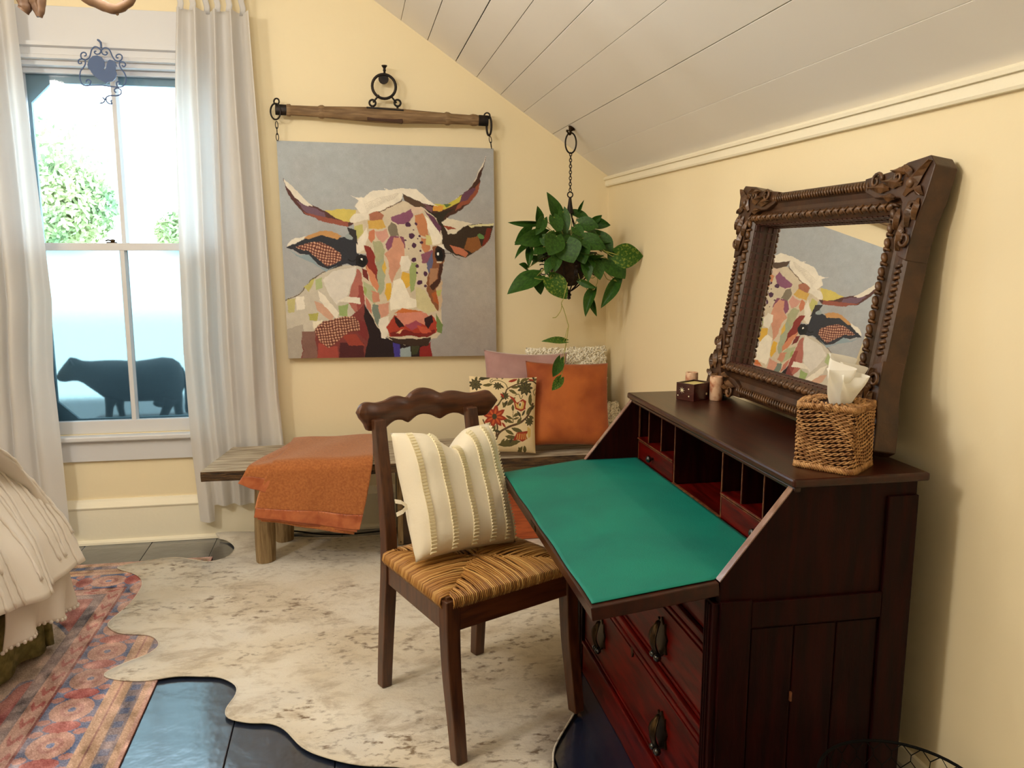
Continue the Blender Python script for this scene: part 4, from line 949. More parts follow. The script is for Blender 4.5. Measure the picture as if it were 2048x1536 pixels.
pg((218, 208, 186), (1520, 195), (1570, 160), (1700, 190), (1800, 205), (1720, 240), (1650, 300), (1580, 300)); pg((146, 66, 40), (1535, 225), (1660, 255), (1580, 275)); pg((216, 208, 160), (1760, 222), (1985, 208), (1985, 228), (1780, 242)); pg((188, 112, 82), (1600, 400), (1700, 425), (1765, 480), (1740, 512), (1640, 470)); pg((138, 86, 42), (1760, 330), (1850, 315), (1885, 420), (1800, 472), (1725, 440)); cv.ell(*z4(1872, 322), 7, 4.5, (98, 134, 76), .5); pg((116, 42, 26), (1930, 250), (1976, 255), (1935, 370), (1885, 425), (1900, 330))
# face
pg((206, 192, 168), (760, 90), (900, 100), (1100, 40), (1180, 5), (1300, 40), (1380, 80), (1480, 160), (1530, 300), (1530, 420), (1545, 560), (1520, 700), (1520, 900), (1530, 1100), (1520, 1180), (1480, 1230), (1350, 1240), (1200, 1290), (1060, 1240), (980, 1150), (900, 1030), (850, 930), (830, 800), (820, 640), (850, 560), (860, 480), (780, 460), (770, 380), (740, 200))
P_L = [((206, 166, 84), (860, 180), (1000, 165), (1030, 240), (960, 265), (880, 260)), ((168, 108, 84), (880, 130), (960, 90), (1010, 130), (1000, 168), (880, 178)), ((134, 82, 110), (1070, 150), (1180, 110), (1270, 65), (1275, 130), (1230, 205), (1140, 215), (1080, 180)),
 ((214, 190, 168), (1240, 60), (1300, 40), (1380, 80), (1340, 120), (1270, 110)), ((126, 116, 98), (1080, 190), (1130, 230), (1145, 315), (1070, 325), (1050, 250)), ((204, 152, 136), (940, 290), (1040, 255), (1055, 330), (1000, 385), (960, 340)), ((198, 124, 92), (880, 285), (935, 265), (945, 340), (900, 385), (870, 340)),
 ((188, 184, 112), (750, 230), (820, 215), (830, 290), (780, 335), (740, 290)), (W_, (790, 340), (860, 240), (872, 330), (835, 440), (780, 470), (772, 400)), ((136, 78, 104), (1025, 400), (1070, 320), (1150, 320), (1110, 400), (1050, 455)), ((128, 72, 96), (1150, 320), (1190, 330), (1200, 430), (1170, 400)),
 ((204, 148, 122), (1100, 330), (1160, 340), (1190, 400), (1200, 480), (1180, 560), (1130, 640), (1085, 740), (1060, 660), (1060, 560), (1020, 480), (1085, 430)), ((168, 168, 132), (915, 370), (985, 365), (1025, 450), (1005, 540), (960, 560), (920, 480)), ((162, 168, 140), (950, 550), (1005, 520), (1035, 640), (1010, 800), (965, 870), (950, 700)),
 ((134, 48, 38), (835, 400), (890, 420), (935, 500), (955, 620), (965, 780), (900, 700), (860, 600), (855, 480)), ((206, 134, 98), (860, 575), (935, 660), (975, 760), (955, 810), (890, 710)), ((112, 40, 38), (820, 610), (870, 620), (880, 720), (835, 680)),
 ((172, 176, 140), (830, 720), (920, 760), (960, 860), (940, 930), (850, 850)), ((196, 136, 110), (900, 800), (970, 820), (980, 900), (920, 910)), ((150, 166, 100), (835, 760), (860, 780), (850, 850), (835, 820)),
 ((214, 176, 80), (1010, 540), (1045, 600), (1030, 665), (1000, 600)), ((218, 172, 60), (1030, 740), (1078, 738), (1088, 860), (1050, 892), (1025, 830)), ((152, 166, 106), (1240, 555), (1312, 560), (1302, 680), (1290, 790), (1250, 825), (1240, 700)), ((216, 172, 66), (1180, 640), (1240, 648), (1248, 760), (1210, 785), (1175, 700)),
 (W_, (1170, 500), (1230, 488), (1262, 560), (1230, 622), (1170, 645), (1160, 570)), ((236, 228, 210), (1100, 715), (1170, 695), (1245, 865), (1302, 880), (1305, 950), (1180, 965), (1080, 985), (1068, 900)), ((204, 194, 150), (1300, 760), (1380, 800), (1430, 900), (1495, 975), (1400, 1005), (1300, 955)), ((204, 150, 128), (960, 930), (1060, 908), (1064, 1012), (990, 1052), (960, 1000)),
 ((118, 130, 118), (915, 920), (970, 935), (985, 1135), (930, 1065), (910, 980)), (W_, (968, 1050), (1055, 1035), (1062, 1110), (1030, 1232), (990, 1222)), ((188, 118, 100), (845, 850), (900, 930), (910, 1020), (860, 960)),
 ((192, 128, 88), (1290, 130), (1360, 118), (1412, 220), (1402, 330), (1330, 305), (1300, 220)), ((192, 128, 88), (1340, 330), (1420, 358), (1432, 430), (1390, 482), (1350, 420)), ((206, 196, 130), (1380, 305), (1440, 325), (1442, 405), (1390, 395)), ((102, 60, 84), (1370, 90), (1460, 150), (1520, 240), (1510, 310), (1440, 190)), ((238, 230, 212), (1378, 135), (1440, 195), (1505, 285), (1533, 340), (1512, 392), (1450, 405), (1425, 320)),
 ((138, 84, 104), (1350, 480), (1445, 445), (1455, 490), (1400, 560), (1350, 560)), ((98, 100, 134), (1388, 560), (1452, 450), (1445, 570), (1410, 655)),
 ((134, 84, 54), (1450, 420), (1530, 400), (1547, 540), (1530, 600), (1512, 760), (1520, 850), (1500, 990), (1430, 900), (1395, 800), (1400, 680), (1440, 580)), ((170, 124, 92), (1420, 600), (1492, 608), (1482, 700), (1418, 765)), ((66, 34, 24), (1500, 575), (1542, 560), (1512, 740), (1450, 805), (1420, 765), (1490, 700)), ((170, 90, 44), (1430, 830), (1500, 800), (1500, 930), (1450, 900)), ((196, 170, 140), (1475, 790), (1530, 700), (1532, 900), (1515, 1000), (1500, 930)), ((176, 180, 110), (1480, 800), (1530, 795), (1522, 850), (1490, 850))]
for c_, *P in P_L: pg(c_, *P)
for x, y, r in ((1230, 215, 25), (1300, 205, 13), (1260, 315, 28), (1330, 318, 11), (1285, 405, 24), (1350, 375, 15), (1275, 262, 7), (1200, 355, 8), (1342, 450, 10), (1285, 528, 24), (1315, 590, 17), (1310, 650, 10), (1383, 655, 18), (1335, 730, 22), (1383, 765, 14), (1315, 345, 7), (1232, 430, 5)): cv.ell(*z4(x, y), r*.218, r*.218, (74, 38, 68), a=1)
# forelock
pg((232, 224, 208), (690, -62), (760, -22), (830, -27), (900, -77), (1010, -92), (1100, -97), (1180, -107), (1300, -97), (1360, -37), (1450, 33), (1490, 58), (1350, 28), (1250, -30), (1190, -57), (1180, -7), (1100, 43), (960, 93), (860, 133), (790, 110), (750, 60), (790, 3))
pg(W_, (1000, -118), (1060, -95), (1140, -100), (1060, -80)); pg(W_, (700, 180), (740, 130), (880, 100), (870, 170), (800, 190), (720, 200))
for i in range(7): cv.line([z4(1150-8*i, -70+10*i), z4(980-10*i, -20+14*i), z4(830+6*i, 30+13*i)], .8, (204, 194, 176))
pg((84, 64, 48), (1190, -60), (1250, -28), (1350, 25), (1400, 65), (1290, 60), (1200, 5)); cv.line([z4(*p) for p in ((1185, -5), (1100, 48), (960, 98))], 1.5, (92, 64, 44)); pg((48, 44, 44), (680, 235), (765, 265), (785, 400), (740, 330), (700, 300))
# eyes
cv.ell(*z4(815, 540), 12, 14, (26, 20, 22)); cv.ell(*z4(822, 545), 7.5, 8.5, (8, 8, 10)); cv.ell(*z4(816, 529), 2.0, 2.8, (250, 248, 240)); cv.line([z4(700, 560), z4(740, 580), z4(790, 575)], 1.6, (24, 20, 22), taper=True); cv.line([z4(690, 520), z4(730, 540), z4(780, 530)], 2.4, (24, 20, 22))
cv.ell(*z4(1512, 480), 10.5, 17, (40, 24, 18)); pg(W_, (1490, 410), (1540, 395), (1562, 440), (1530, 430)); cv.ell(*z4(1510, 487), 7.5, 11, (8, 8, 8)); cv.ell(*z4(1498, 474), 2.4, 3, (250, 248, 240)); cv.line([z4(1540, 470), z4(1600, 470), z4(1640, 480)], 2, (28, 20, 16), taper=True); pg((214, 196, 170), (1480, 545), (1530, 545), (1525, 560), (1485, 560)); cv.line([z4(1620, 475), z4(1640, 505), z4(1700, 525)], 1.6, (28, 20, 16), taper=True)
# muzzle
pg((58, 40, 30), (1040, 1215), (1150, 1235), (1300, 1235), (1425, 1220), (1405, 1290), (1250, 1300), (1120, 1265)); pg((114, 134, 78), (1475, 1000), (1535, 1110), (1525, 1185), (1485, 1175))
pg((166, 58, 40), (1040, 1130), (1110, 1020), (1160, 1050), (1300, 1090), (1440, 1015), (1482, 1080), (1482, 1180), (1400, 1215), (1250, 1200), (1150, 1200), (1060, 1215)); pg((208, 134, 114), (1130, 1008), (1200, 978), (1300, 985), (1400, 1005), (1442, 1050), (1380, 1110), (1300, 1085), (1200, 1115), (1140, 1080))
pg((158, 70, 88), (1200, 1110), (1300, 1075), (1350, 1115), (1260, 1155)); pg((120, 32, 28), (1060, 1180), (1200, 1150), (1300, 1180), (1400, 1170), (1470, 1150), (1470, 1190), (1390, 1220), (1250, 1205), (1080, 1215)); pg((190, 84, 60), (1300, 1120), (1400, 1130), (1440, 1180), (1340, 1180))
pg((46, 18, 18), (1108, 1030), (1160, 1065), (1195, 1118), (1150, 1132), (1118, 1090)); pg((46, 18, 24), (1378, 1045), (1440, 1018), (1455, 1070), (1405, 1145), (1378, 1110)); pg((196, 110, 56), (1110, 1012), (1180, 962), (1360, 990), (1200, 1002)); pg((232, 184, 140), (1120, 1180), (1195, 1140), (1160, 1188))
br_ = Canvas(420, 420, (0, 0, 0)); br_.warp(0, 5); st1 = br_.nz(21); br_.warp(0, 12); st2 = br_.nz(22)
st1 = (st1+np.roll(st1, 1, 0)+np.roll(st1, 2, 0)+np.roll(st1, 3, 0))/4
cv.a *= (1+.010*st1+.012*st2)[..., None]; cv.a += (rng.normal(size=cv.a.shape[:2])*2.2)[..., None]
PY = 3.985
P4 = [np.array(aty(*p, PY)) for p in (TLp, TRp, BLp, BRp)]
PT = thing('cow_painting', 'square canvas painting of a horned cow on the wall beside the window', 'painting', tuple((P4[2]+P4[3])/2))
M_art = mat('cow_paint', (255, 255, 255), .6, attr='paint', bump=.12, bscale=90, bdist=.002, spec=.3)
def fpn(u, v):
    p = (P4[0][:, None]*((1-u)*(1-v)).ravel()+P4[1][:, None]*(u*(1-v)).ravel()+P4[2][:, None]*((1-u)*v).ravel()+P4[3][:, None]*(u*v).ravel())
    return [p[i].reshape(u.shape) for i in range(3)]
painted_grid('painted_canvas', cv, fpn, M_art, PT, smooth=False)
q = [tuple(p) for p in P4]; g = G(); lo = [(p[0], p[2]) for p in (q[0], q[1], q[3], q[2])]; g.prism(lo, PY+.0008, YW-.006, 'y'); build('stretcher_sides', g, mat('canvas_side', (166, 156, 150), .8), PT)

# ================================================================== YOKE BEAM ABOVE THE PAINTING
YG = 3.972
def yp(px, py, dy=0): q = aty(px, py, YG+dy); return Vector((q.x, YG+dy, q.z))
T = thing('wall_hook', 'round iron wall hook with a knob holding the beam above the cow painting', 'hook', yp(769, 155, .05))
hk = yp(768, 155)
build('hook_rose', G().lathe([(.0, -.004), (.021, -.004), (.023, .0), (.021, .006), (.010, .010), (.010, .050)], M=Matrix.Translation(yp(767, 158)) @ Matrix.Rotation(R(-90), 4, 'X')), M_iron, T, smooth=True)
build('hook_knob', G().lathe([(.005, -.012), (.005, .010), (.0075, .013), (.0055, .018), (.0065, .024), (.013, .032), (.012, .035), (0, .036)], M=Matrix.Translation(yp(769, 147))), M_iron, T, smooth=True)
Bm = thing('yoke_beam', 'old wooden whippletree beam with iron fittings above the cow painting', 'wooden beam', yp(765, 230))
e0, e1 = yp(551, 219), yp(980, 242); dx = (e1-e0); Lb = dx.length
MB = Matrix.Translation(e0) @ Matrix.Rotation(math.atan2(-(e1.z-e0.z), e1.x-e0.x), 4, 'Y') @ Matrix.Rotation(R(90), 4, 'Y')
prof = [(0, .0), (.020, .001), (.022, .02), (.022, .045), (.026, .052), (.027, .065), (.022, .070), (.0235, .19), (.029, .20), (.030, .212), (.025, .222), (.030, .34), (.034, .46), (.034, .54), (.029, .66), (.025, .778), (.030, .788), (.029, .80), (.0235, .812), (.022, .90), (.027, .915), (.026, .93), (.022, .945), (.022, .985), (0, .99)]
build('beam', G().lathe([(r, z*Lb) for r, z in prof], n=18, M=MB @ Matrix.Diagonal((1, .62, 1, 1))), M_beam, Bm, smooth=True)
for z0, z1, r in ((0, .05, .0235), (.945, .99, .0245)): build('ferrule', G().lathe([(r*.9, z0*Lb-.001), (r, z0*Lb), (r, z1*Lb), (r*.9, z1*Lb+.001)], n=18, M=MB @ Matrix.Diagonal((1, .66, 1, 1))), M_iron, Bm, smooth=True)
def plate(x0, y0, x1, y1, h): a, b = yp(x0, y0, -.004), yp(x1, y1, -.004); g = G(); g.prism([(a.x, a.z), (b.x, b.z), (b.x, b.z-h), (a.x, a.z-h)], YG-.018, YG+.016, 'y'); return g
build('top_plate', plate(733, 214, 807, 220, .007), M_iron, Bm, bevel=.001)
build('bottom_plate', plate(734, 232, 805, 238, .020), mat('rusty_plate', (70, 44, 28), .7, metal=.3), Bm, bevel=.002)
def ringp(name, px, py, rpx, r, ax=(0, 1, 0), par=Bm, dy=-.0, sx=1, sz=1): c_ = yp(px, py, dy); k = (yp(px+10, py).x-yp(px, py).x)/10; return build(name, G().torus(c_, rpx*k, r, ax, 28, 8, sx, sz), M_iron, par, smooth=True)
ringp('big_ring', 768, 173, 23.5, .0062, dy=-.004)
for x, s in ((745, -1), (795, 1)): ringp('eye_ring', x, 206, 6.2, .0045)
for a_, b_ in (((758, 190), (746, 205)), ((781, 191), (793, 206))): build('link_rod', G().tube([yp(*a_, -.010), yp(*b_, -.004)], .0042, 8), M_iron, Bm, smooth=True)
for x, y in ((745, 214), (795, 217)): build('eye_stem', G().tube([yp(x, y-3), yp(x, y+6)], .005, 8), M_iron, Bm, smooth=True)
ringp('end_loop', 553, 203, 6, .0035, (.5, 1, 0)); ringp('end_loop', 974, 232, 6, .0035, (.5, 1, 0))
build('end_ring', G().torus(yp(551, 223, -.004), .034, .0038, (.55, 1, 0), 28, 8, .75, 1), M_iron, Bm, smooth=True)
build('end_hook', G().torus(yp(978, 252, -.004), .042, .0052, (1.6, 1, 0), 28, 8, .40, 1), M_iron, Bm, smooth=True)
def chain(p0, p1, n, par, r=.0022, wd=.006, name='chain_link', mm=None):
    d = p1-p0; L_ = d.length/n; t_ = d.normalized()
    for i in range(n):
        c_ = p0+d*((i+.5)/n); s_ = Vector((0, 1, 0)) if i % 2 == 0 else Vector((1, 0, 0)); s2 = t_.cross(s_).normalized()
        pts = [c_+t_*(L_*.62*math.cos(a))+s2*(wd*math.sin(a)) for a in np.linspace(0, 2*math.pi, 16, endpoint=False)]
        build(name, G().tube(pts, r, 6, closed=True), mm or M_iron, par, smooth=True)
chain(yp(553, 244), yp(555, 280), 3, Bm, .0018, .0055)
chain(yp(980, 274), yp(983, 296), 2, Bm, .0018, .0055)

# ================================================================== HANGING PLANT
PX, PYy = .968, 3.715
def pp(px, py, Y=None): return aty(px, py, Y if Y is not None else PYy)
hp = Vector((PX+.005, PYy, cz(PX+.005)))
T = thing('ceiling_hook', 'dark metal hook with a knob screwed to the sloping ceiling above the plant', 'hook', hp)
g = G(); nrm = Vector((-nx, 0, -nz)); Mh = Matrix.Translation(hp) @ nrm.to_track_quat('Z', 'Y').to_matrix().to_4x4()
g.lathe([(.0, .0), (.016, .0), (.018, .004), (.012, .008), (.008, .016), (.006, .020), (0, .021)], M=Mh); build('hook_rose', g, M_brass, T, smooth=True)
h2 = hp+nrm*.018; rt = Vector((PX-.002, PYy, pp(1141, 270).z+.004))
build('hook_arm', G().tube(smoothpts([h2, h2*.4+rt*.6+Vector((.004, 0, 0)), rt+Vector((-.004, 0, -.002)), rt+Vector((-.013, 0, .008))], 4), .0042, 8), M_brass, T, smooth=True)
build('hook_knob', G().ball(rt+Vector((-.015, 0, .013)), .006), M_brass, T, smooth=True)
Pl = thing('hanging_pothos', 'green trailing pothos plant in a hanging iron basket in the room corner', 'plant', (PX, PYy, 1.17))
rc = pp(1141, 286); rb = pp(1140, 304); rt0 = pp(1141, 268)
build('oval_ring', G().torus((PX, PYy, rc.z), .040, .0036, (0, 1, 0), 28, 8, .62, 1.10), M_iron, Pl, smooth=True)
z1 = pp(1138, 384).z; chain(Vector((PX, PYy, rc.z-.042)), Vector((PX, PYy, z1+.002)), 13, Pl, .0020, .0052)
build('small_ring', G().torus((PX, PYy, z1-.012), .012, .0028, (0, 1, 0), 20, 8), M_iron, Pl, smooth=True)
zc = z1-.022; build('hanger_cone', G().lathe([(.004, zc), (.006, zc-.004), (.010, zc-.035), (.016, zc-.068), (.018, zc-.072), (0, zc-.073)], (PX, PYy, 0)), M_iron, Pl, smooth=True)
zr = 1.335
for a in (40, 160, 280): build('hanger_wire', G().tube([(PX, PYy, zc-.06), (PX+.12*math.cos(R(a)), PYy+.12*math.sin(R(a)), zr)], .0025, 6), M_iron, Pl)
build('basket_rim', G().torus((PX, PYy, zr), .12, .0045, (0, 0, 1), 36, 8), M_iron, Pl, smooth=True)
for a in range(0, 360, 30):
    ca, sa = math.cos(R(a)), math.sin(R(a)); P = smoothpts([(PX+r*ca, PYy+r*sa, z) for r, z in ((.12, zr), (.112, 1.29), (.085, 1.235), (.045, 1.19), (.012, 1.165))], 4)
    build('basket_rib', G().tube(P, .0028, 6), M_iron, Pl, smooth=True)
    if a % 60 == 30:
        c_ = Vector((PX+.125*ca, PYy+.125*sa, 1.255)); build('basket_scroll', G().tube(spiral(c_, .030, 1.3, 1.0, (ca, sa, 0), (0, 0, 1), 22), .0028, 6), M_iron, Pl, smooth=True)
build('basket_finial', G().lathe([(0, 1.17), (.010, 1.165), (.006, 1.155), (.012, 1.147), (.007, 1.138), (.009, 1.130), (0, 1.124)], (PX, PYy, 0)), M_iron, Pl, smooth=True)
build('coco_liner', G().lathe([(0, 1.185), (.03, 1.190), (.075, 1.235), (.105, 1.29), (.112, 1.325), (0, 1.322)], (PX, PYy, 0), 28), M_soil, Pl, smooth=True)
# leaves: three blade shapes, each leaf an object of its own
def leafmesh(name, curl, fold, m):
    g = G(); nu, nv = 7, 11
    def fn(u, v):
        s = (u-.5)*2; wv = (math.sin(math.pi*min(1, v*.97+.03)**.72))**.8*(1-.15*v)*.5
        lob = -.06*(1-v)**6*abs(s)
        x = s*wv; y = v+lob*3-.05*(1-v)**4
        z = -fold*abs(s)*wv*1.2 + curl*(v-.35)**2*-1 + .03*math.sin(6*v)*s + fold*.15
        return (x, y, z)
    g.grid(fn, nu, nv); me = bpy.data.meshes.new(name); me.from_pydata(g.v, [], g.f); me.materials.append(m)
    me.polygons.foreach_set('use_smooth', [True]*len(me.polygons)); return me
LM = [leafmesh('leaf_flat', .35, -.25, M_leaf), leafmesh('leaf_curled', .7, -.5, M_leaf), leafmesh('leaf_variegated', .45, -.2, M_leafv), leafmesh('leaf_cupped', -.5, -.7, M_leaf)]
Pinv = MW[Pl.name].inverted()
def leaf(b, tip, wd, k=0, face=None, par=Pl, petiole=True):
    b, tip = Vector(b), Vector(tip); y = tip-b; L_ = y.length; y.normalize()
    fz = Vector(face) if face is not None else (CP-b).normalized()
    z = (fz-y*fz.dot(y)); z = z.normalized() if z.length > 1e-3 else y.orthogonal(); x = y.cross(z)
    Mx = Matrix(((x.x*wd, y.x*L_, z.x*L_*.6, b.x), (x.y*wd, y.y*L_, z.y*L_*.6, b.y), (x.z*wd, y.z*L_, z.z*L_*.6, b.z), (0, 0, 0, 1)))
    o = bpy.data.objects.new('leaf', LM[k]); link(o); o.parent = par; o.matrix_local = Pinv @ Mx
    return o
def lz6(x, y, Y): return pp(980+x*.2214, 450+y*.2214, Y)
def lz5(x, y, Y): return pp(980+x*.166, 240+y*.166, Y)
PXc = .0
k6 = [((425, 460), (155, 605), 150, 3.62, 0), ((540, 480), (700, 660), 165, 3.58, 2), ((1150, 270), (1385, 290), 180, 3.50, 2), ((1070, 310), (1225, 480), 160, 3.58, 0), ((1145, 510), (1015, 735), 90, 3.60, 1), ((930, 590), (850, 810), 80, 3.62, 1), ((900, 650), (960, 820), 50, 3.63, 1),
      ((340, 390), (270, 350), 60, 3.66, 0), ((350, 180), (220, 280), 50, 3.66, 1), ((490, 90), (235, 160), 130, 3.60, 0), ((600, 100), (540, 270), 170, 3.55, 0), ((690, 160), (750, 340), 200, 3.56, 0), ((840, 120), (1050, 210), 120, 3.56, 0), ((1000, 100), (1100, 270), 120, 3.60, 0), ((570, 310), (500, 440), 90, 3.58, 0), ((870, 290), (890, 510), 90, 3.58, 0),
      ((950, 330), (1000, 490), 110, 3.58, 0), ((815, 510), (965, 575), 50, 3.60, 0), ((430, 470), (460, 625), 90, 3.66, 0), ((600, 260), (590, 420), 90, 3.57, 0), ((820, 180), (850, 350), 150, 3.57, 0), ((360, 210), (350, 370), 60, 3.66, 1), ((480, 200), (400, 260), 90, 3.60, 0), ((1090, 240), (1180, 300), 80, 3.60, 0), ((1150, 420), (1180, 540), 60, 3.62, 0)]
k5 = [((840, 1200), (700, 870), 130, 3.66, 0), ((600, 1240), (580, 1040), 90, 3.66, 0), ((560, 1250), (230, 1245), 65, 3.66, 0), ((1070, 1120), (1120, 975), 34, 3.70, 1), ((1000, 1110), (1215, 1200), 110, 3.70, 0), ((1230, 1230), (1450, 1270), 110, 3.66, 0), ((1240, 1230), (1345, 1150), 70, 3.66, 0), ((770, 1170), (850, 1360), 150, 3.60, 0), ((1080, 1240), (1310, 1280), 150, 3.60, 0), ((500, 1330), (310, 1500), 150, 3.62, 0),
      ((650, 1190), (560, 1380), 110, 3.60, 0), ((1110, 1420), (1290, 1480), 130, 3.58, 0), ((880, 1100), (930, 1360), 120, 3.62, 0), ((1290, 1380), (1440, 1520), 130, 3.62, 0), ((640, 1420), (780, 1520), 120, 3.58, 0), ((1020, 1290), (1130, 1400), 110, 3.59, 0)]
for lst, fn_, k_ in ((k6, lz6, .2214), (k5, lz5, .166)):
    for i, (b, t_, wd, Y, k) in enumerate(lst):
        b3 = fn_(*b, Y+.02); t3 = fn_(*t_, Y-.015); mm_ = (fn_(b[0]+100, b[1], Y).x-fn_(*b, Y).x)/100
        leaf(b3, t3, wd*mm_*1.3, k, face=(-.3+.5*math.sin(i*2.1), -1, .25+.5*math.cos(i*1.7)))
        c_ = Vector((PX, PYy, 1.33)); build('petiole', G().tube(smoothpts([c_+(b3-c_)*.15+Vector((0, 0, .01)), c_.lerp(b3, .6)+Vector((0, 0, .02)), b3], 3), .0018, 5), M_vine, Pl, smooth=True)
rl = random.Random(11)
for i in range(72):
    a = rl.uniform(0, 360); r = rl.uniform(.03, .13); h = rl.uniform(1.27, 1.43); b = Vector((PX+r*math.cos(R(a)), PYy+r*math.sin(R(a)), h)); d_ = Vector((math.cos(R(a)), math.sin(R(a)), rl.uniform(-1.1, .45))).normalized()
    L_ = rl.uniform(.055, .085); tp = b+d_*L_
    if tp.x > 1.20 or tp.y > 3.97 or b.x > 1.19: continue
    leaf(b, tp, L_*rl.uniform(.75, .95), rl.choice((0, 0, 1, 3)), face=(d_.x*.7+rl.gauss(0, .3), d_.y*.7-.3, .9))
def vine(P, Y, r=.0016): build('vine', G().tube(smoothpts([lz6(*p, Y) for p in P], 4), r, 6), M_vine, Pl, smooth=True)
vine([(700, 520), (665, 660), (645, 710), (665, 760), (700, 880), (708, 920), (690, 1050), (675, 1150), (665, 1270), (640, 1385)], 3.43); vine([(650, 715), (640, 770), (600, 830), (565, 838)], 3.43); vine([(700, 930), (680, 1010), (665, 1060)], 3.43, .001); vine([(690, 1080), (650, 1180), (635, 1215)], 3.43, .001)
vine([(840, 460), (930, 480), (965, 440), (970, 520), (930, 590)], 3.62); vine([(1020, 420), (1060, 490), (1120, 500), (1145, 510)], 3.62); vine([(400, 480), (480, 490), (560, 440)], 3.62); vine([(1020, 220), (1100, 280), (1150, 270)], 3.56)
for b, t_, wd, k in (((672, 1045), (470, 1040), 62, 2), ((635, 1215), (575, 1375), 100, 0), ((640, 1385), (565, 1495), 85, 2), ((640, 1385), (650, 1450), 50, 2)):
    b3 = lz6(*b, 3.43); t3 = lz6(*t_, 3.42); leaf(b3, t3, wd*.00054*1.0, k, face=(.3, -.8, .5))
# ================================================================== MIRROR
mn = Vector((-.988, .005, .157)).normalized(); mh = Vector((-.004, -1, .006)); mu = Vector((.157, .005, .988)).normalized()
MM = frame((1.142, 2.02, 1.017), mh, mu)       # local -y faces the room
MM = Matrix.Translation((-.002, 0, 0)) @ MM
Mi = thing('framed_mirror', 'mirror in a heavily carved brown wooden frame leaning on top of the desk', 'mirror', M=MM)
def mb(name, g, m=M_gilt, **k): return build(name, g, m, Mi, local=True, **k)
u0, u1, v0, v1 = -.308, .341, .000, .412; U0, U1, V0, V1 = -.392, .426, -.088, .495
M_mir = bpy.data.materials.new('mirror_silver'); M_mir.use_nodes = True; b_ = M_mir.node_tree.nodes['Principled BSDF']; b_.inputs['Base Color'].default_value = (.93, .93, .92, 1); b_.inputs['Metallic'].default_value = 1; b_.inputs['Roughness'].default_value = .0
mb('glass', G().box((u0-.012, 0, v0-.012), (u1+.012, .003, v1+.012)), M_mir, bevel=0, label='silvered mirror glass')
mb('backing', G().box((U0+.02, .0032, V0+.02), (U1-.02, .009, V1-.02)), M_giltd)
corners = [(u0, v0), (u1, v0), (u1, v1), (u0, v1)]; outer = [(U0, V0), (U1, V0), (U1, V1), (U0, V1)]
def lp(i, t): a, b = corners[i], outer[i]; return (lerp(a[0], b[0], t), lerp(a[1], b[1], t))
names = ['bottom_rail', 'side_rail', 'top_rail', 'side_rail']
prof = [(0, -.002), (0, -.036), (.10, -.043), (.26, -.043), (.32, -.036), (.40, -.033), (.52, -.031), (.66, -.036), (.72, -.042), (.90, -.044), (1.0, -.038), (1.0, .010), (0, .010)]
for i in range(4):
    j = (i+1) % 4; g = G(); n = len(prof)
    vs = [(lp(i, t)[0], y, lp(i, t)[1]) for t, y in prof]+[(lp(j, t)[0], y, lp(j, t)[1]) for t, y in prof]
    g.add(vs, [tuple(range(n)), tuple(range(2*n-1, n-1, -1))]+[(k, k+n, (k+1) % n+n, (k+1) % n) for k in range(n)])
    rail = mb(names[i], g, M_giltb)
    # carved egg moulding along the inner edge
    a, b = Vector((*lp(i, .18), 0)), Vector((*lp(j, .18), 0)); L_ = (b-a).length; m_ = int(L_/.030); dr = (b-a).normalized(); per = Vector((-dr.y, dr.x, 0))
    g = G()
    for k in range(m_):
        p = a.lerp(b, (k+.5)/m_); ang = math.atan2(dr.y, dr.x)
        Mr = Matrix.Translation((p.x, -.046, p.y)) @ Matrix.Rotation(-ang-.5, 4, 'Y')
        g.ball((0, 0, 0), .0095, 8, 6, (1.35, .8, .8), Mr)
        p2 = p+dr*(L_/m_*.5); g.tube([(p2.x-per.x*.010, -.042, p2.y-per.y*.010), (p2.x+dr.x*.004, -.051, p2.y+dr.y*.004), (p2.x+per.x*.010, -.042, p2.y+per.y*.010)], .0035, 6)
    build('egg_carving', g, M_gilt, rail, local=True, smooth=True, fix=False)
    # gadroon ribs along the outer edge and square dentils on the inner flank
    a, b = Vector((*lp(i, .81), 0)), Vector((*lp(j, .81), 0)); L_ = (b-a).length; m_ = int(L_/.0125); g = G()
    for k in range(m_):
        t_ = (k+.5)/m_
        if t_*L_ < .17 or (1-t_)*L_ < .17: continue
        p = a.lerp(b, t_); q0 = p-per*.009+dr*.003; q1 = p+per*.009-dr*.003; g.tube([(q0.x, -.043, q0.y), (p.x, -.0475, p.y), (q1.x, -.043, q1.y)], .0036, 6)
    build('rope_carving', g, M_gilt, rail, local=True, smooth=True, fix=False)
    a, b = Vector((*corners[i], 0)), Vector((*corners[j], 0)); L_ = (b-a).length; m_ = int(L_/.020); inn_ = Vector(((u0+u1)/2, (v0+v1)/2, 0))-a; inw = per if per.dot(inn_) > 0 else -per; g = G()
    for k in range(m_):
        p = a.lerp(b, (k+.5)/m_)
        for y0, y1 in ((-.034, -.021), (-.018, -.005)):
            c_ = [p+dr*s*.008+inw*o_ for s in (-1, 1) for o_ in (-.001, .003)]; g.add([(c_[0].x, y0, c_[0].y), (c_[1].x, y0+.002, c_[1].y), (c_[3].x, y0+.002, c_[3].y), (c_[2].x, y0, c_[2].y), (c_[0].x, y1, c_[0].y), (c_[1].x, y1-.002, c_[1].y), (c_[3].x, y1-.002, c_[3].y), (c_[2].x, y1, c_[2].y)], [(0, 3, 2, 1), (4, 5, 6, 7), (0, 1, 5, 4), (1, 2, 6, 5), (2, 3, 7, 6), (3, 0, 4, 7)])
    build('flank_dentils', g, M_giltd, rail, local=True, fix=False)
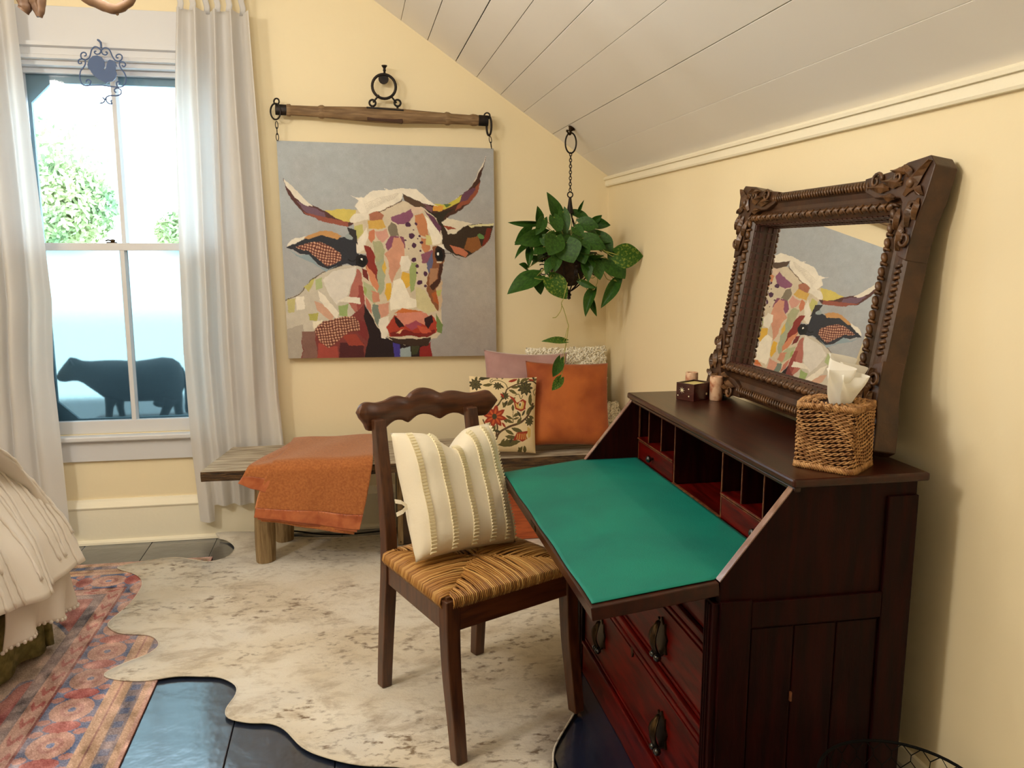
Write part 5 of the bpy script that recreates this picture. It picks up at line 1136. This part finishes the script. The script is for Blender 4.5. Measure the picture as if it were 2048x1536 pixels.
# flared corner cartouches with acanthus
for ci, (cx, cz_, sx, sz) in enumerate(((U0, V0, -1, -1), (U1, V0, 1, -1), (U1, V1, 1, 1), (U0, V1, -1, 1))):
    lu, lv = .205, .185
    def q_(a, b): return (cx+sx*a, cz_+sz*b)       # a, b measured outwards from the straight corner
    fl_ = .030; vb = 1 if sz > 0 else .6
    ol = [(-lu, 0.002), (-lu*.8, .006*vb), (-lu*.5, .012*vb), (-lu*.28, .026*vb), (-.02, fl_*vb), (.012, (fl_+.004)*vb), (fl_+.004, .012*vb), (fl_, -.02), (.024, -lv*.3), (.010, -lv*.55), (.004, -lv*.8), (.002, -lv), (-.030, -lv*.95), (-.045, -lv*.75), (-.05, -.06), (-.06, -.05), (-lu*.75, -.045), (-lu*.95, -.03)]
    base = mb('corner_block', G().prism([q_(*p) for p in ol], -.046, .008, 'y'), M_giltb, bevel=.003)
    g = G()
    def P3(a, b, d): x, z = q_(a, b); return Vector((x, -.046-d, z))
    def blade(p0, p1, wd, h=.012):
        p0, p1 = Vector(p0), Vector(p1); d = p1-p0; pr = Vector((-d.y, d.x)).normalized()*wd
        nn = 7
        for half in (-1, 1):
            vs = []
            for k in range(nn):
                t_ = k/(nn-1); ww = math.sin(math.pi*min(.98, t_+.08))*(1+.25*math.cos(t_*22)); c_ = p0+d*t_
                vs.append(P3(c_.x, c_.y, h*(.35+.8*math.sin(math.pi*t_*.8)))); e_ = c_+pr*half*ww; vs.append(P3(e_.x, e_.y, .001+h*.25*math.sin(math.pi*t_)))
            g.add(vs, [(2*k, 2*k+1, 2*k+3, 2*k+2) if half > 0 else (2*k, 2*k+2, 2*k+3, 2*k+1) for k in range(nn-1)])
    for p0, p1, wd in (((-.045, -.045), (.022, .022*vb), .017), ((-.06, -.02), (-.125, -.010), .012), ((-.10, -.028), (-.175, -.022), .010), ((-.055, .004), (-.10, .010), .009), ((-.02, -.06), (-.010, -.115), .012), ((-.030, -.10), (-.024, -.165), .010), ((.006, -.055), (.008, -.10), .009), ((-.075, -.05), (-.12, -.045), .008), ((-.05, -.075), (-.045, -.12), .008), ((-.03, -.01), (-.055, .018*vb), .009), ((-.01, -.03), (.018, -.05), .009)): blade(p0, p1, wd)
    build('acanthus_carving', g, M_gilt, base, local=True, smooth=False, fix=False, solid=.002)
    for c_, r0, st in (((-.150, -.008), .020, 0), ((-.008, -.140), .020, 2), ((-.072, -.005), .016, 1.5), ((-.004, -.072), .016, 3.5), ((-.018, -.018), .014, .7)):
        g = G(); g.tube([P3(c_[0]+r0*(1-.8*t_)*math.cos(st+t_*8), c_[1]+r0*(1-.8*t_)*math.sin(st+t_*8), .004+.004*t_) for t_ in np.linspace(0, 1, 18)], [lerp(.0045, .0028, t_) for t_ in np.linspace(0, 1, 18)], 6)
        build('scroll_carving', g, M_gilt, base, local=True, smooth=True, fix=False)
    g = G(); g.ball(tuple(P3(-.022, -.022, .008)), .012, sc_=(1, .7, 1))
    build('carved_bud', g, M_gilt, base, local=True, smooth=True, fix=False)

# ================================================================== THINGS ON THE DESK
TZ = DZT+.0005
# woven tissue box
A_, B_, C3 = Vector((.977, 1.478, 0)), Vector((.897, 1.567, 0)), Vector((1.085, 1.565, 0))
xd_ = (C3-A_).normalized(); yd_ = Vector((-xd_.y, xd_.x, 0)); S = .121; hb = .137
cc = A_+xd_*(S/2)+yd_*(S/2)
TB = thing('tissue_box', 'square woven wicker tissue box at the near end of the desk top', 'tissue box', M=Matrix(((xd_.x, yd_.x, 0, cc.x), (xd_.y, yd_.y, 0, cc.y), (0, 0, 1, TZ), (0, 0, 0, 1))))
h = S/2
build('box_core', G().box((-h+.004, -h+.004, .003), (h-.004, h-.004, hb-.006)), M_wickd, TB, local=True)
def square(t, r):     # perimeter point, corners a little rounded
    s = (t % 1)*4; k = int(s) % 4; f = s-int(s); c_ = [(-1, -1), (1, -1), (1, 1), (-1, 1)]; a, b = c_[k], c_[(k+1) % 4]
    x, y = lerp(a[0], b[0], f), lerp(a[1], b[1], f); q = max(1, (abs(x)**10+abs(y)**10)**.1); return Vector((x/q*r, y/q*r, 0))
g = G(); rw = 16
for i in range(rw):
    z = .008+(hb-.018)*i/(rw-1)
    for strand in (0, 1):
        pts = []; N_ = 112
        for k in range(N_):
            t_ = k/N_; p = square(t_, h-.0005); nn_ = p.normalized(); ph = k*1.05+strand*math.pi+i*.7
            p = p+nn_*(.0022*math.cos(ph)+.0018); z_ = z+.0024*math.sin(ph)+.0045*math.sin(t_*4*2*math.pi+i*.35)
            pts.append(Vector((p.x, p.y, z_)))
        g.tube(pts, .0018, 5, closed=True)
build('woven_sides', g, M_wick, TB, local=True, smooth=True, fix=False, kind='stuff')
for z, r in ((hb-.006, h+.001), (.005, h+.002)):
    g = G()
    for k in range(96):
        t_ = k/96; p = square(t_, r); q = square(t_+.018, r); nn_ = p.normalized(); g.tube([(p.x-nn_.x*.008, p.y-nn_.y*.008, z+.004), (p.x+nn_.x*.001, p.y+nn_.y*.001, z+.005), (q.x+nn_.x*.002, q.y+nn_.y*.002, z-.005)], .0028, 5)
    build('braided_rim', g, M_wick, TB, local=True, smooth=True, fix=False)
g = G()
for k in range(26):
    a = k/26*2*math.pi
    for ring in range(3):
        r0 = .033+ring*.011; g.tube([(r0*math.cos(a)*1.1, r0*math.sin(a)*1.1, hb-.003), ((r0+.006)*math.cos(a+.08)*1.1, (r0+.006)*math.sin(a+.08)*1.1, hb+.001), ((r0+.011)*math.cos(a+.16)*1.1, (r0+.011)*math.sin(a+.16)*1.1, hb-.003)], .0026, 5)
build('woven_top', g, M_wick, TB, local=True, smooth=True, fix=False, kind='stuff')
tM = MW[TB.name]
Ti = thing('tissue', 'white paper tissue standing up out of the woven box', 'tissue', M=tM @ Matrix.Translation((0, 0, hb)))
def tis(u, v):
    a = (u-.5)*2; w_ = lerp(.034, .078, min(1, v*1.6)**.8)*(1-.35*max(0, v-.72)/.28*(abs(a) > .0))
    x = a*w_; y = .018*math.sin(a*5.5+.6)*(.4+v)+.010*math.sin(a*11+v*3)*v; z = -.012+.100*v+.008*math.sin(a*4+1)*v-.016*a*a*v+.010*math.sin(3.2*a-.5)*v
    return (x*.90-y*.3-.006, y+x*.30, z*1.02)
build('sheet', G().grid(tis, 50, 24), M_tissue, Ti, local=True, smooth=True, fix=False)
build('sheet_fold', G().grid(lambda u, v: (lambda p: (p[0]*.8+.006, p[1]-.016-.008*v, p[2]*.86-.004))(tis(1-u, v)), 40, 20), M_tissue, Ti, local=True, smooth=True, fix=False)
# trinket box
P0 = atz(1352, 798, TZ); P1 = atz(1387, 804, TZ); P2 = Vector((P1.x+.060, P1.y+.018, TZ))
e1_ = (P1-P0); e1_.z = 0; e1_.normalize(); L1_ = (P1-P0).length; e2_ = Vector((-e1_.y, e1_.x, 0)); 
TBx = thing('trinket_box', 'small dark red lacquered open box with a pearly star', 'box', M=Matrix(((e1_.x, e2_.x, 0, P0.x), (e1_.y, e2_.y, 0, P0.y), (0, 0, 1, TZ), (0, 0, 0, 1))))
s1, s2, hb2, wl = L1_, .085, .052, .004
for n_, lo, hi in (('box_wall', (0, 0, 0), (s1, wl, hb2)), ('box_wall', (0, s2-wl, 0), (s1, s2, hb2)), ('box_wall', (0, wl, 0), (wl, s2-wl, hb2)), ('box_wall', (s1-wl, wl, 0), (s1, s2-wl, hb2)), ('box_floor', (wl, wl, 0), (s1-wl, s2-wl, .004))): bx(n_, lo, hi, M_boxd, TBx, bevel=.0008, local=True)
bx('pale_lining', (wl, wl, hb2-.008), (s1-wl, s2-wl, hb2-.005), mat('lining', (206, 190, 120), .7), TBx, bevel=0, local=True)
g = G(); n_ = 8; pts = []
for k in range(2*n_): r = .010 if k % 2 == 0 else .0025; pts.append((s1*.33+r*math.sin(math.pi*k/n_), .030+r*math.cos(math.pi*k/n_)))
g.prism(pts, -.0006, .0002, 'y'); build('inlaid_star', g, M_star, TBx, local=True)
for a_, b_ in ((.7, .036), (.72, .014), (.1, .013)): build('inlaid_dot', G().ball((s1*a_, -.0001, b_), .0022, 6, 4, (1, .3, 1)), M_star, TBx, local=True)
build('inlaid_dot', G().ball((s1+.0001, s2*.72, .018), .004, 6, 4, (.3, 1, 1)), M_star, TBx, local=True)
def votive(label, q, hgt, r=.0195):
    t = thing('stone_candle_holder', label, 'candle holder', (q.x, q.y, TZ))
    build('stone_cup', G().lathe([(r*.95, 0), (r, .003), (r, hgt-.003), (r*.95, hgt), (r*.74, hgt-.001), (r*.70, hgt-.022), (0, hgt-.022)], n=32), M_onyx, t, local=True, smooth=True)
    build('candle_wax', G().lathe([(r*.70, hgt-.024), (r*.69, hgt-.012), (.0, hgt-.0125)], n=24), M_tissue, t, local=True)
qv = atz(1432, 797, TZ); votive('pink onyx candle holder standing in front of the trinket box', Vector((qv.x-.010, qv.y-.020, 0)), .071)
q2 = atz(1432, 797, TZ); votive('pale stone candle holder half hidden behind the trinket box', Vector((1.035, 2.440, 0)), .068)

# ================================================================== FLOOR COVERINGS
# patterned rug
RX0, RX1, RY0, RY1 = -2.45, -.642, .9, 3.725
NW, NH = 620, 700
cv = Canvas(NW, NH, (182, 108, 92)); Xw = RX1-(RX0+(RX1-RX0)*cv.xx/(NW-1)); Yw = RY1-(RY1-RY0)*cv.yy/(NH-1)      # Xw: distance from the long edge
cv.warp(0, 30); n1 = cv.nz(3); n2 = Canvas(NW, NH, (0, 0, 0)); n2.warp(0, 9); n3 = n2.nz(4); n4 = n2.nz(9)
Yd = RY1-Yw; e = np.minimum(Xw, Yd)            # distance from nearest edge
al = np.where(Xw < Yd, Yw, RX1-Xw)             # running coordinate along the border
pink, peach, blue, red, tan, grey, cream = [np.array(c_, float) for c_ in ((188, 128, 114), (202, 152, 130), (70, 90, 126), (158, 72, 66), (196, 158, 122), (120, 112, 116), (214, 194, 168))]
def band(a, b, c_): m = (e >= a) & (e < b); cv.a[m] = c_
band(0, .012, (206, 160, 140)); band(.012, .035, tan); band(.035, .075, grey)
m = (e > .042) & (e < .068) & (np.sin(al*90) > .1); cv.a[m] = blue
band(.075, .135, tan); m = (e > .10) & (e < .108); cv.a[m] = pink*.8
# main border with medallions on blue scrolls
band(.135, .285, blue*1.15)
per = .185; ph = ((al/per) % 1-.5)*per; rr = np.hypot(ph/.068, (e-.21)/.060); cv.a[(rr < 1) & (e > .135) & (e < .285)] = peach; m = (rr < .55) & (rr > .35) & (e > .135) & (e < .285); cv.a[m] = pink*.95; cv.a[(rr < .18) & (e < .285) & (e > .135)] = blue*1.3
ph2 = (((al+per/2)/per) % 1-.5)*per; r2 = np.hypot(ph2/.030, (e-.21)/.050); cv.a[(r2 < 1) & (e > .135) & (e < .285)] = red*1.1
for s_ in (-1, 1):
    r3 = np.hypot((np.abs(ph)-.062)/.016, (e-.21+s_*.058)/.018); cv.a[(r3 < 1) & (e > .135) & (e < .285)] = pink
band(.285, .293, red*.8); band(.293, .345, peach); m = (e > .30) & (e < .338) & (np.sin(al*70+np.sin(e*200)) > .55); cv.a[m] = red*1.1
band(.345, .385, grey*.95); m = (e > .352) & (e < .378) & (np.sin(al*75) > 0); cv.a[m] = (150, 140, 138)
fld = e >= .385; cv.a[fld] = red*.95
# field: stepped medallion blocks, faded
fx = e-.385; blk = (np.sin(al*7+n1*.6)+np.sin(fx*11)+.6*n1) ; m = fld & (blk > .75); cv.a[m] = cream*.92; m = fld & (blk < -.9); cv.a[m] = (150, 62, 66)
m = fld & (np.abs(blk-.75) < .09); cv.a[m] = blue
# wear: streaks across and fading
fade = np.clip(.42+.16*n1+.12*n3, 0, .8)[..., None]; cv.a = cv.a*(1-fade)+np.array([196, 166, 152])*fade
cv.a = cv.a*(1+.10*n3[..., None])+(n4*6)[..., None]+rng.normal(size=(NH, NW, 1))*11
M_rug = mat('rug_pile', (255, 255, 255), .95, attr='paint', bump=.5, bscale=220, bdist=.002)
cv.a *= np.array([.97, .97, 1.0])
T = thing('patterned_rug', 'faded red and blue oriental rug lying beside the bed', 'rug', (RX1, RY1, 0))
painted_grid('rug_pile', cv, lambda u, v: [RX0+(RX1-RX0)*u, RY1-(RY1-RY0)*v, .0062+0*u], M_rug, T, smooth=False)
bx('rug_backing', (RX0, RY0, .0003), (RX1, RY1, .0058), mat('rug_edge', (150, 110, 104), .9), T, bevel=0)
# cowhide
hide = [(-.664, 3.975), (-.606, 3.917), (-.558, 3.809), (-.576, 3.699), (-.642, 3.651), (-.72, 3.69), (-.801, 3.729), (-.91, 3.71), (-1.003, 3.671), (-1.009, 3.638), (-.914, 3.548), (-.869, 3.434), (-.872, 3.25), (-.905, 3.10), (-.886, 3.041), (-.835, 2.992), (-.736, 2.958), (-.690, 2.884), (-.705, 2.818), (-.770, 2.761), (-.815, 2.70), (-.774, 2.657), (-.679, 2.630), (-.591, 2.642), (-.520, 2.63), (-.450, 2.609), (-.396, 2.552), (-.385, 2.49), (-.402, 2.41), (-.388, 2.36), (-.33, 2.325), (-.270, 2.310), (-.224, 2.269), (-.171, 2.174), (-.109, 2.116), (-.017, 2.063), (.10, 2.03), (.17, 1.97), (.30, 1.90), (.42, 1.90), (.475, 1.94), (.509, 2.046), (.608, 2.205), (.645, 2.282), (.655, 2.36), (.666, 2.432), (.69, 2.49), (.72, 2.53), (.80, 2.60), (.92, 2.75), (1.02, 2.95), (1.05, 3.2), (1.12, 3.4), (1.10, 3.6), (.95, 3.75), (.6, 3.84), (.2, 3.86), (-.1, 3.86), (-.4, 3.93), (-.55, 3.975)]
hp_ = smoothpts([(x, y, 0) for x, y in hide], 4, closed=True)
def inside(x, y, P):
    c_ = False; n = len(P)
    for i in range(n):
        a, b = P[i-1], P[i]
        if (a.y > y) != (b.y > y) and x < (b.x-a.x)*(y-a.y)/(b.y-a.y)+a.x: c_ = not c_
    return c_
T = thing('cowhide_rug', 'cream cowhide rug with taupe speckles under the chair and bench', 'rug', (0, 2.9, .0065))
def hz(x, y): return HZ-.0015+.0012*mnoise.noise(Vector((x*4, y*4, 0)))
bm = bmesh.new(); vs = [bm.verts.new((p.x, p.y, 0)) for p in hp_]
es = [bm.edges.new((vs[i-1], vs[i])) for i in range(len(vs))]
bmesh.ops.triangle_fill(bm, edges=es, use_beauty=True, use_dissolve=False)
bmesh.ops.subdivide_edges(bm, edges=[e_ for e_ in bm.edges if e_.calc_length() > .10], cuts=2, use_grid_fill=False); bmesh.ops.triangulate(bm, faces=bm.faces[:])
for f in bm.faces:
    if f.normal.z < 0: f.normal_flip()
for v in bm.verts: v.co.z = hz(v.co.x, v.co.y)
bnd = {v for e_ in bm.edges if e_.is_boundary for v in e_.verts}
for v in bnd: v.co.z -= .0012
for v in bnd:
    if v.co.y > 3.955: v.co.z += .02
me = bpy.data.meshes.new('hide'); inv = MW[T.name].inverted()
for v in bm.verts: v.co = inv @ v.co
bm.to_mesh(me); bm.free()
m = bpy.data.materials.new('cowhide_fur'); m.use_nodes = True; nt = m.node_tree; N = nt.nodes; Lk = nt.links; b = N['Principled BSDF']; b.inputs['Roughness'].default_value = .75; b.inputs['Sheen Weight'].default_value = .25
tc = N.new('ShaderNodeTexCoord'); mp = N.new('ShaderNodeMapping'); mp.inputs['Rotation'].default_value = (0, 0, .35); mp.inputs['Scale'].default_value = (1, 1.6, 1); Lk.new(tc.outputs['Object'], mp.inputs[0])
def nz_(s, d=5, r=.6, dist=0): t_ = N.new('ShaderNodeTexNoise'); t_.inputs['Scale'].default_value = s; t_.inputs['Detail'].default_value = d; t_.inputs['Roughness'].default_value = r; t_.inputs['Distortion'].default_value = dist; Lk.new(mp.outputs[0], t_.inputs[0]); return t_.outputs['Fac']
def mr_(v, a, b_, c_=0, d=1): t_ = N.new('ShaderNodeMapRange'); t_.inputs[1].default_value = a; t_.inputs[2].default_value = b_; t_.inputs[3].default_value = c_; t_.inputs[4].default_value = d; Lk.new(v, t_.inputs[0]); return t_.outputs[0]
def mul(a, b_): t_ = N.new('ShaderNodeMath'); t_.operation = 'MULTIPLY'; Lk.new(a, t_.inputs[0]); Lk.new(b_, t_.inputs[1]); return t_.outputs[0]
def mixc(f, a, b_): t_ = N.new('ShaderNodeMix'); t_.data_type = 'RGBA'; Lk.new(f, t_.inputs[0]); (Lk.new(a, t_.inputs[6]) if hasattr(a, 'links') else setattr(t_.inputs[6], 'default_value', a)); t_.inputs[7].default_value = b_; return t_.outputs[2]
spk = mul(mr_(nz_(24, 4, .6, .15), .53, .66), mr_(nz_(2.3, 2), .44, .60)); blot = mr_(nz_(6.5, 6, .75, .5), .50, .68, 0, .7)
c_ = mixc(mr_(nz_(1.7, 3), .35, .65), lin((228, 221, 208)), lin((208, 194, 170))); c_ = mixc(blot, c_, lin((160, 140, 112))); c_ = mixc(spk, c_, lin((122, 100, 76))); Lk.new(c_, b.inputs['Base Color'])
bp = N.new('ShaderNodeBump'); bp.inputs['Strength'].default_value = .7; bp.inputs['Distance'].default_value = .006; Lk.new(nz_(34, 6, .7), bp.inputs['Height']); Lk.new(bp.outputs[0], b.inputs['Normal'])
me.materials.append(m); o = bpy.data.objects.new('hide', me); link(o); o.parent = T; md = o.modifiers.new('s', 'SOLIDIFY'); md.thickness = .004; md.offset = -1
for p_ in me.polygons: p_.use_smooth = True
build('hide_edge', G().tube([(p.x, p.y, hz(p.x, p.y)-.0022+(.018 if p.y > 3.955 else 0)) for p in hp_], .0026, 6, closed=True), m, T, smooth=True)

# ================================================================== UNDER THE BENCH
T = thing('storage_trunk', 'dark brown trunk with pale nailed corner strips under the bench behind the chair', 'trunk', (.34, 3.82, HZ))
tx0, tx1, ty0, ty1, tz1 = .175, .53, 3.70, 3.90, .355
bx('trunk_body', (tx0, ty0, HZ+.001), (tx1, ty1, tz1), M_crate, T, bevel=.004)
for x_ in (tx0-.003, tx1-.022): bx('corner_strip', (x_, ty0-.004, HZ+.001), (x_+.025, ty0+.001, tz1), M_benchleg, T, bevel=.002)
for z_ in (.03, .18, .33): 
    for x_ in (tx0+.010, tx1-.010): build('nail', G().ball((x_, ty0-.005, z_), .003, 6, 4), M_brass, T)
bx('lid_strip', (tx0, ty0-.004, tz1-.022), (tx1, ty0+.001, tz1), M_benchleg, T, bevel=.002)
T = thing('wooden_box', 'orange varnished wooden box on the floor under the bench near the desk', 'wooden box', (.8, 3.76, HZ))
bx('box_front', (.60, 3.67, HZ+.001), (1.05, 3.688, .225), M_redwood, T); bx('box_side', (.60, 3.688, HZ+.001), (.615, 3.90, .225), M_redwood, T); bx('box_side', (1.035, 3.688, HZ+.001), (1.05, 3.90, .225), M_redwood, T); bx('box_back', (.615, 3.885, HZ+.001), (1.035, 3.90, .225), M_redwood, T); bx('box_lid', (.595, 3.665, .225), (1.055, 3.905, .240), M_redwood, T)
# dark cable on the floor by the baseboard
tag(build('floor_cable', G().tube(smoothpts([atz(560, 1070, .02), atz(585, 1062, .012), atz(640, 1068, .008), atz(700, 1068, .008), atz(760, 1062, .01)], 5), .004, 6), M_knob, smooth=True), 'thin black cable running along the baseboard under the bench', 'cable')

# ================================================================== WIRE BASKET BESIDE THE DESK
WZ = .33; wc = Vector((1.02, 1.308, 0)); wr = .155
T = thing('wire_basket', 'round black chicken-wire basket on the floor beside the desk', 'basket', (wc.x, wc.y, 0))
build('rim', G().torus((wc.x, wc.y, WZ), wr, .0032, (0, 0, 1), 48, 8), M_wire, T, smooth=True)
for z_, r_b in ((.012, .115), (.18, .136)): build('hoop', G().torus((wc.x, wc.y, z_), r_b, .0022, (0, 0, 1), 40, 6), M_wire, T, smooth=True)
g = G(); ncol = 26; 
def wp(k, z): a = 2*math.pi*k/ncol; r = lerp(.115, wr, z/WZ); return Vector((wc.x+r*math.cos(a), wc.y+r*math.sin(a), z))
rows = 10; dz = (WZ-.012)/rows
for j in range(rows):
    z = .012+j*dz
    for k in range(ncol):
        o_ = .5*(j % 2); g.tube([wp(k+o_, z), wp(k+o_, z+dz*.4)], .0011, 4, cap=False)
        g.tube([wp(k+o_, z+dz*.4), wp(k+o_+.5, z+dz)], .0011, 4, cap=False); g.tube([wp(k+o_, z+dz*.4), wp(k+o_-.5, z+dz)], .0011, 4, cap=False)
build('wire_mesh', g, M_wire, T, fix=False, kind='stuff')

# ================================================================== BED
BC = Vector((-.925, 3.0, 0))      # drooping corner of the coverlet
sd = Vector((-.087, -.42, 0)).normalized(); bk = Vector((-.97, .20, 0)).normalized()
T = thing('bed', 'bed with a white tufted coverlet drooping over its corner', 'bed', (-1.9, 2.4, 0))
M_box = mat('mattress_ticking', (200, 190, 170), .9)
Lside, Lback = 1.55, 1.0
def inset(s):
    """point and outward normal along the perimeter, s in metres: negative runs along the near side, positive along the far end"""
    rr_ = .10
    if s < -rr_: return BC+sd*(-s), Vector((-sd.y, sd.x, 0)) if Vector((-sd.y, sd.x, 0)).x > 0 else -Vector((-sd.y, sd.x, 0))
    n0 = Vector((sd.y, -sd.x, 0)); n0 = n0 if n0.x > 0 else -n0
    n1_ = Vector((-bk.y, bk.x, 0)); n1_ = n1_ if n1_.y > 0 else -n1_
    if s > rr_: return BC+bk*s, n1_
    f = (s+rr_)/(2*rr_); a = BC+sd*rr_; b = BC+bk*rr_; p = a.lerp(BC, f).lerp(BC.lerp(b, f), f); n_ = n0.lerp(n1_, f).normalized(); return p, n_
def cov(s, t_, lift=0):
    p, n_ = inset(s); k = math.exp(-(s/.16)**2)
    ins = pl([(0, .62), (.22, .40), (.36, .27), (.50, .185), (.62, .12), (.8, .045), (1, .0)], t_)
    zz = pl([(0, .77), (.22, .76), (.36, .735), (.50, .665), (.62, .58), (.8, .44), (1, .29)], t_)
    zz += .01*math.sin(9*s)+(.02 if s < -.2 else 0)*0
    fold = (.016*math.sin(23*s+2*t_)+.010*math.sin(41*s+1))*max(0, t_-.45)*1.6
    zz += -.012*max(0, t_-.85)/.15*math.sin(14*s)
    q = p-n_*(ins-fold-lift*(.3+.7*t_)); return Vector((q.x, q.y, zz+lift*(1-t_*.6)))
s0, s1_ = -Lside, Lback
build('coverlet', G().grid(lambda u, v: tuple(cov(lerp(s0, s1_, u), v)), 220, 44), M_cover, T, smooth=True, fix=False, solid=.006)
nr = 62
for i in range(nr):
    s = lerp(-1.45, .85, i/(nr-1)); ps = []
    rj = random.Random(i); t0 = 0 if i % 3 else .0; te = rj.choice((1.0, 1.0, .93, .86))
    for j in range(40):
        t_ = te*j/39; ps.append(cov(s+.010*math.sin(t_*7+i*1.3)+.05*t_*math.sin(i*1.7)*.4, t_, .006))
    build('tufted_ridge', G().tube(ps, [.0052+.0018*math.sin(j*2.3+i) for j in range(40)], 6), M_cover, T, smooth=True, fix=False)
def ruffle(s, v, r0, z0, z1_, amp): p, n_ = inset(s); q = p-n_*(r0-amp*math.sin(38*s+1.5*v)*v); return Vector((q.x, q.y, lerp(z0, z1_, v)+.01*math.sin(17*s)*v))
build('sheet_ruffle', G().grid(lambda u, v: tuple(ruffle(lerp(-.42, .5, u), v, .035, .30, .135+.05*abs(u-.5), .022)), 90, 14), M_ruffle, T, smooth=True, fix=False, solid=.003)
g = G()
for i in range(60): u = i/59; p = ruffle(lerp(-.42, .5, u), 1, .035, .30, .135+.05*abs(u-.5), .022); g.ball(tuple(p), .007, 6, 4)
build('ruffle_fringe', g, M_ruffle, T, smooth=True, fix=False, kind='stuff')
build('bed_skirt', G().grid(lambda u, v: tuple(ruffle(lerp(s0, s1_, u), v, .11, .42, .02, .012)), 150, 10), M_skirt, T, smooth=True, fix=False, solid=.003)
c0_ = [inset(s)[0]-inset(s)[1]*.16 for s in (-Lside, -.12, .12, Lback)]; far = c0_[3]+(c0_[0]-c0_[1])
build('mattress', G().prism([(p.x, p.y) for p in (c0_[0], c0_[1], c0_[2], c0_[3], far)], .10, .50, 'z'), M_box, T, bevel=.02)

# ================================================================== ANTLER CHANDELIER
CY = 2.2
T = thing('antler_chandelier', 'brown antler chandelier hanging just at the top edge above the window side', 'chandelier', (LAMP_POS[0], LAMP_POS[1]+.1, 2.2))
def ap(px, py, Y=CY): q = aty(px, py, Y); return Vector((q.x, Y, q.z))
def antler(P, r, **k):
    P = smoothpts(P, 4); n = len(P); return build('antler', G().tube(P, [lerp(r[0], r[1], i/(n-1))*(1+.06*math.sin(i*2.1)) for i in range(n)], 10), M_antler, T, smooth=True, **k)
ctr = Vector((-.56, 2.02, 2.17))
antler([ctr, ap(120, -60), ap(165, -12), ap(200, 8), ap(228, 18), ap(250, 10), ap(266, -8), ap(272, -60)], (.017, .008))
build('antler_tine', G().tube([ap(226, 16), ap(236, 30)], [.008, .003], 8), M_antler, T, smooth=True); build('antler_tine', G().tube([ap(254, 2), ap(250, -40)], [.009, .004], 8), M_antler, T, smooth=True)
antler([ctr, ap(20, -90), ap(42, -20), ap(50, 12), ap(46, 22)], (.018, .013)); antler([ctr, ap(70, -90), ap(64, -10), ap(70, 12), ap(79, 33)], (.018, .006)); antler([ctr, ap(100, -70), ap(84, -10), ap(82, 20), ap(79, 34)], (.016, .006))
antler([ctr, ctr+Vector((.2, -.2, -.09)), ctr+Vector((.34, -.36, -.05)), ctr+Vector((.40, -.42, .08))], (.017, .006)); antler([ctr, ctr+Vector((-.2, -.2, -.07)), ctr+Vector((-.30, -.34, -.02)), ctr+Vector((-.34, -.40, .12))], (.017, .006)); antler([ctr, ctr+Vector((-.28, -.02, -.02)), ctr+Vector((-.42, .05, .02)), ctr+Vector((-.46, .06, .14))], (.017, .006))
build('drop_chain', G().tube([ctr, (ctr.x, ctr.y, 2.75)], .006, 6), M_iron, T); build('ceiling_rose', G().lathe([(.05, 2.75), (.05, 2.735), (.02, 2.72), (0, 2.72)], (ctr.x, ctr.y, 0)), M_iron, T, smooth=True)
def emis(name, col, s): m = bpy.data.materials.new(name); m.use_nodes = True; b_ = m.node_tree.nodes['Principled BSDF']; b_.inputs['Emission Color'].default_value = (*col, 1); b_.inputs['Emission Strength'].default_value = s; return m
M_bulb = emis('bulb_glow', WARM, 30)
for i, (dx_, dy_) in enumerate(((.26, .0), (.08, -.25), (-.21, -.15), (-.21, .15), (.08, .25))):
    b0_ = ctr+Vector((dx_, dy_, -.02)); build('candle_tube', G().lathe([(.011, 0), (.012, .002), (.011, .07), (0, .071)], tuple(b0_), 14), mat('ivory_tube', (226, 210, 176), .6), T, smooth=True)
    build('bulb', G().ball(tuple(b0_+Vector((0, 0, .092))), .014, 10, 8, (1, 1, 1.5)), M_bulb, T, smooth=True)
    ld = bpy.data.lights.new('bulb_light', 'POINT'); ld.energy = LAMP_W; ld.color = WARM; ld.shadow_soft_size = .016
    lo_ = bpy.data.objects.new('bulb_light', ld); link(lo_); lo_.parent = T; lo_.location = MW[T.name].inverted() @ (b0_+Vector((0, 0, .128)))

# unseen fill lamp added to brighten the room, shaped as a ceiling dome
T = thing('added_fill_lamp', 'added fill lamp out of view, a round glowing dome', 'fill lamp', (-2.2, 1.0, 2.75))
build('fill_base', G().lathe([(.20, 2.75), (.21, 2.735), (.20, 2.725), (0, 2.725)], (-2.2, 1.0, 0), 32), M_white, T, smooth=True)
build('fill_dome', G().lathe([(.19, 2.724), (.18, 2.69), (.13, 2.66), (.06, 2.648), (0, 2.646)], (-2.2, 1.0, 0), 32), emis('fill_glow', WARM, 4), T, smooth=True)
ld = bpy.data.lights.new('fill_light', 'POINT'); ld.energy = FILL_W; ld.color = (1, .95, .86); ld.shadow_soft_size = .18
lo_ = bpy.data.objects.new('fill_light', ld); link(lo_); lo_.parent = T; lo_.location = (0, 0, -.32)
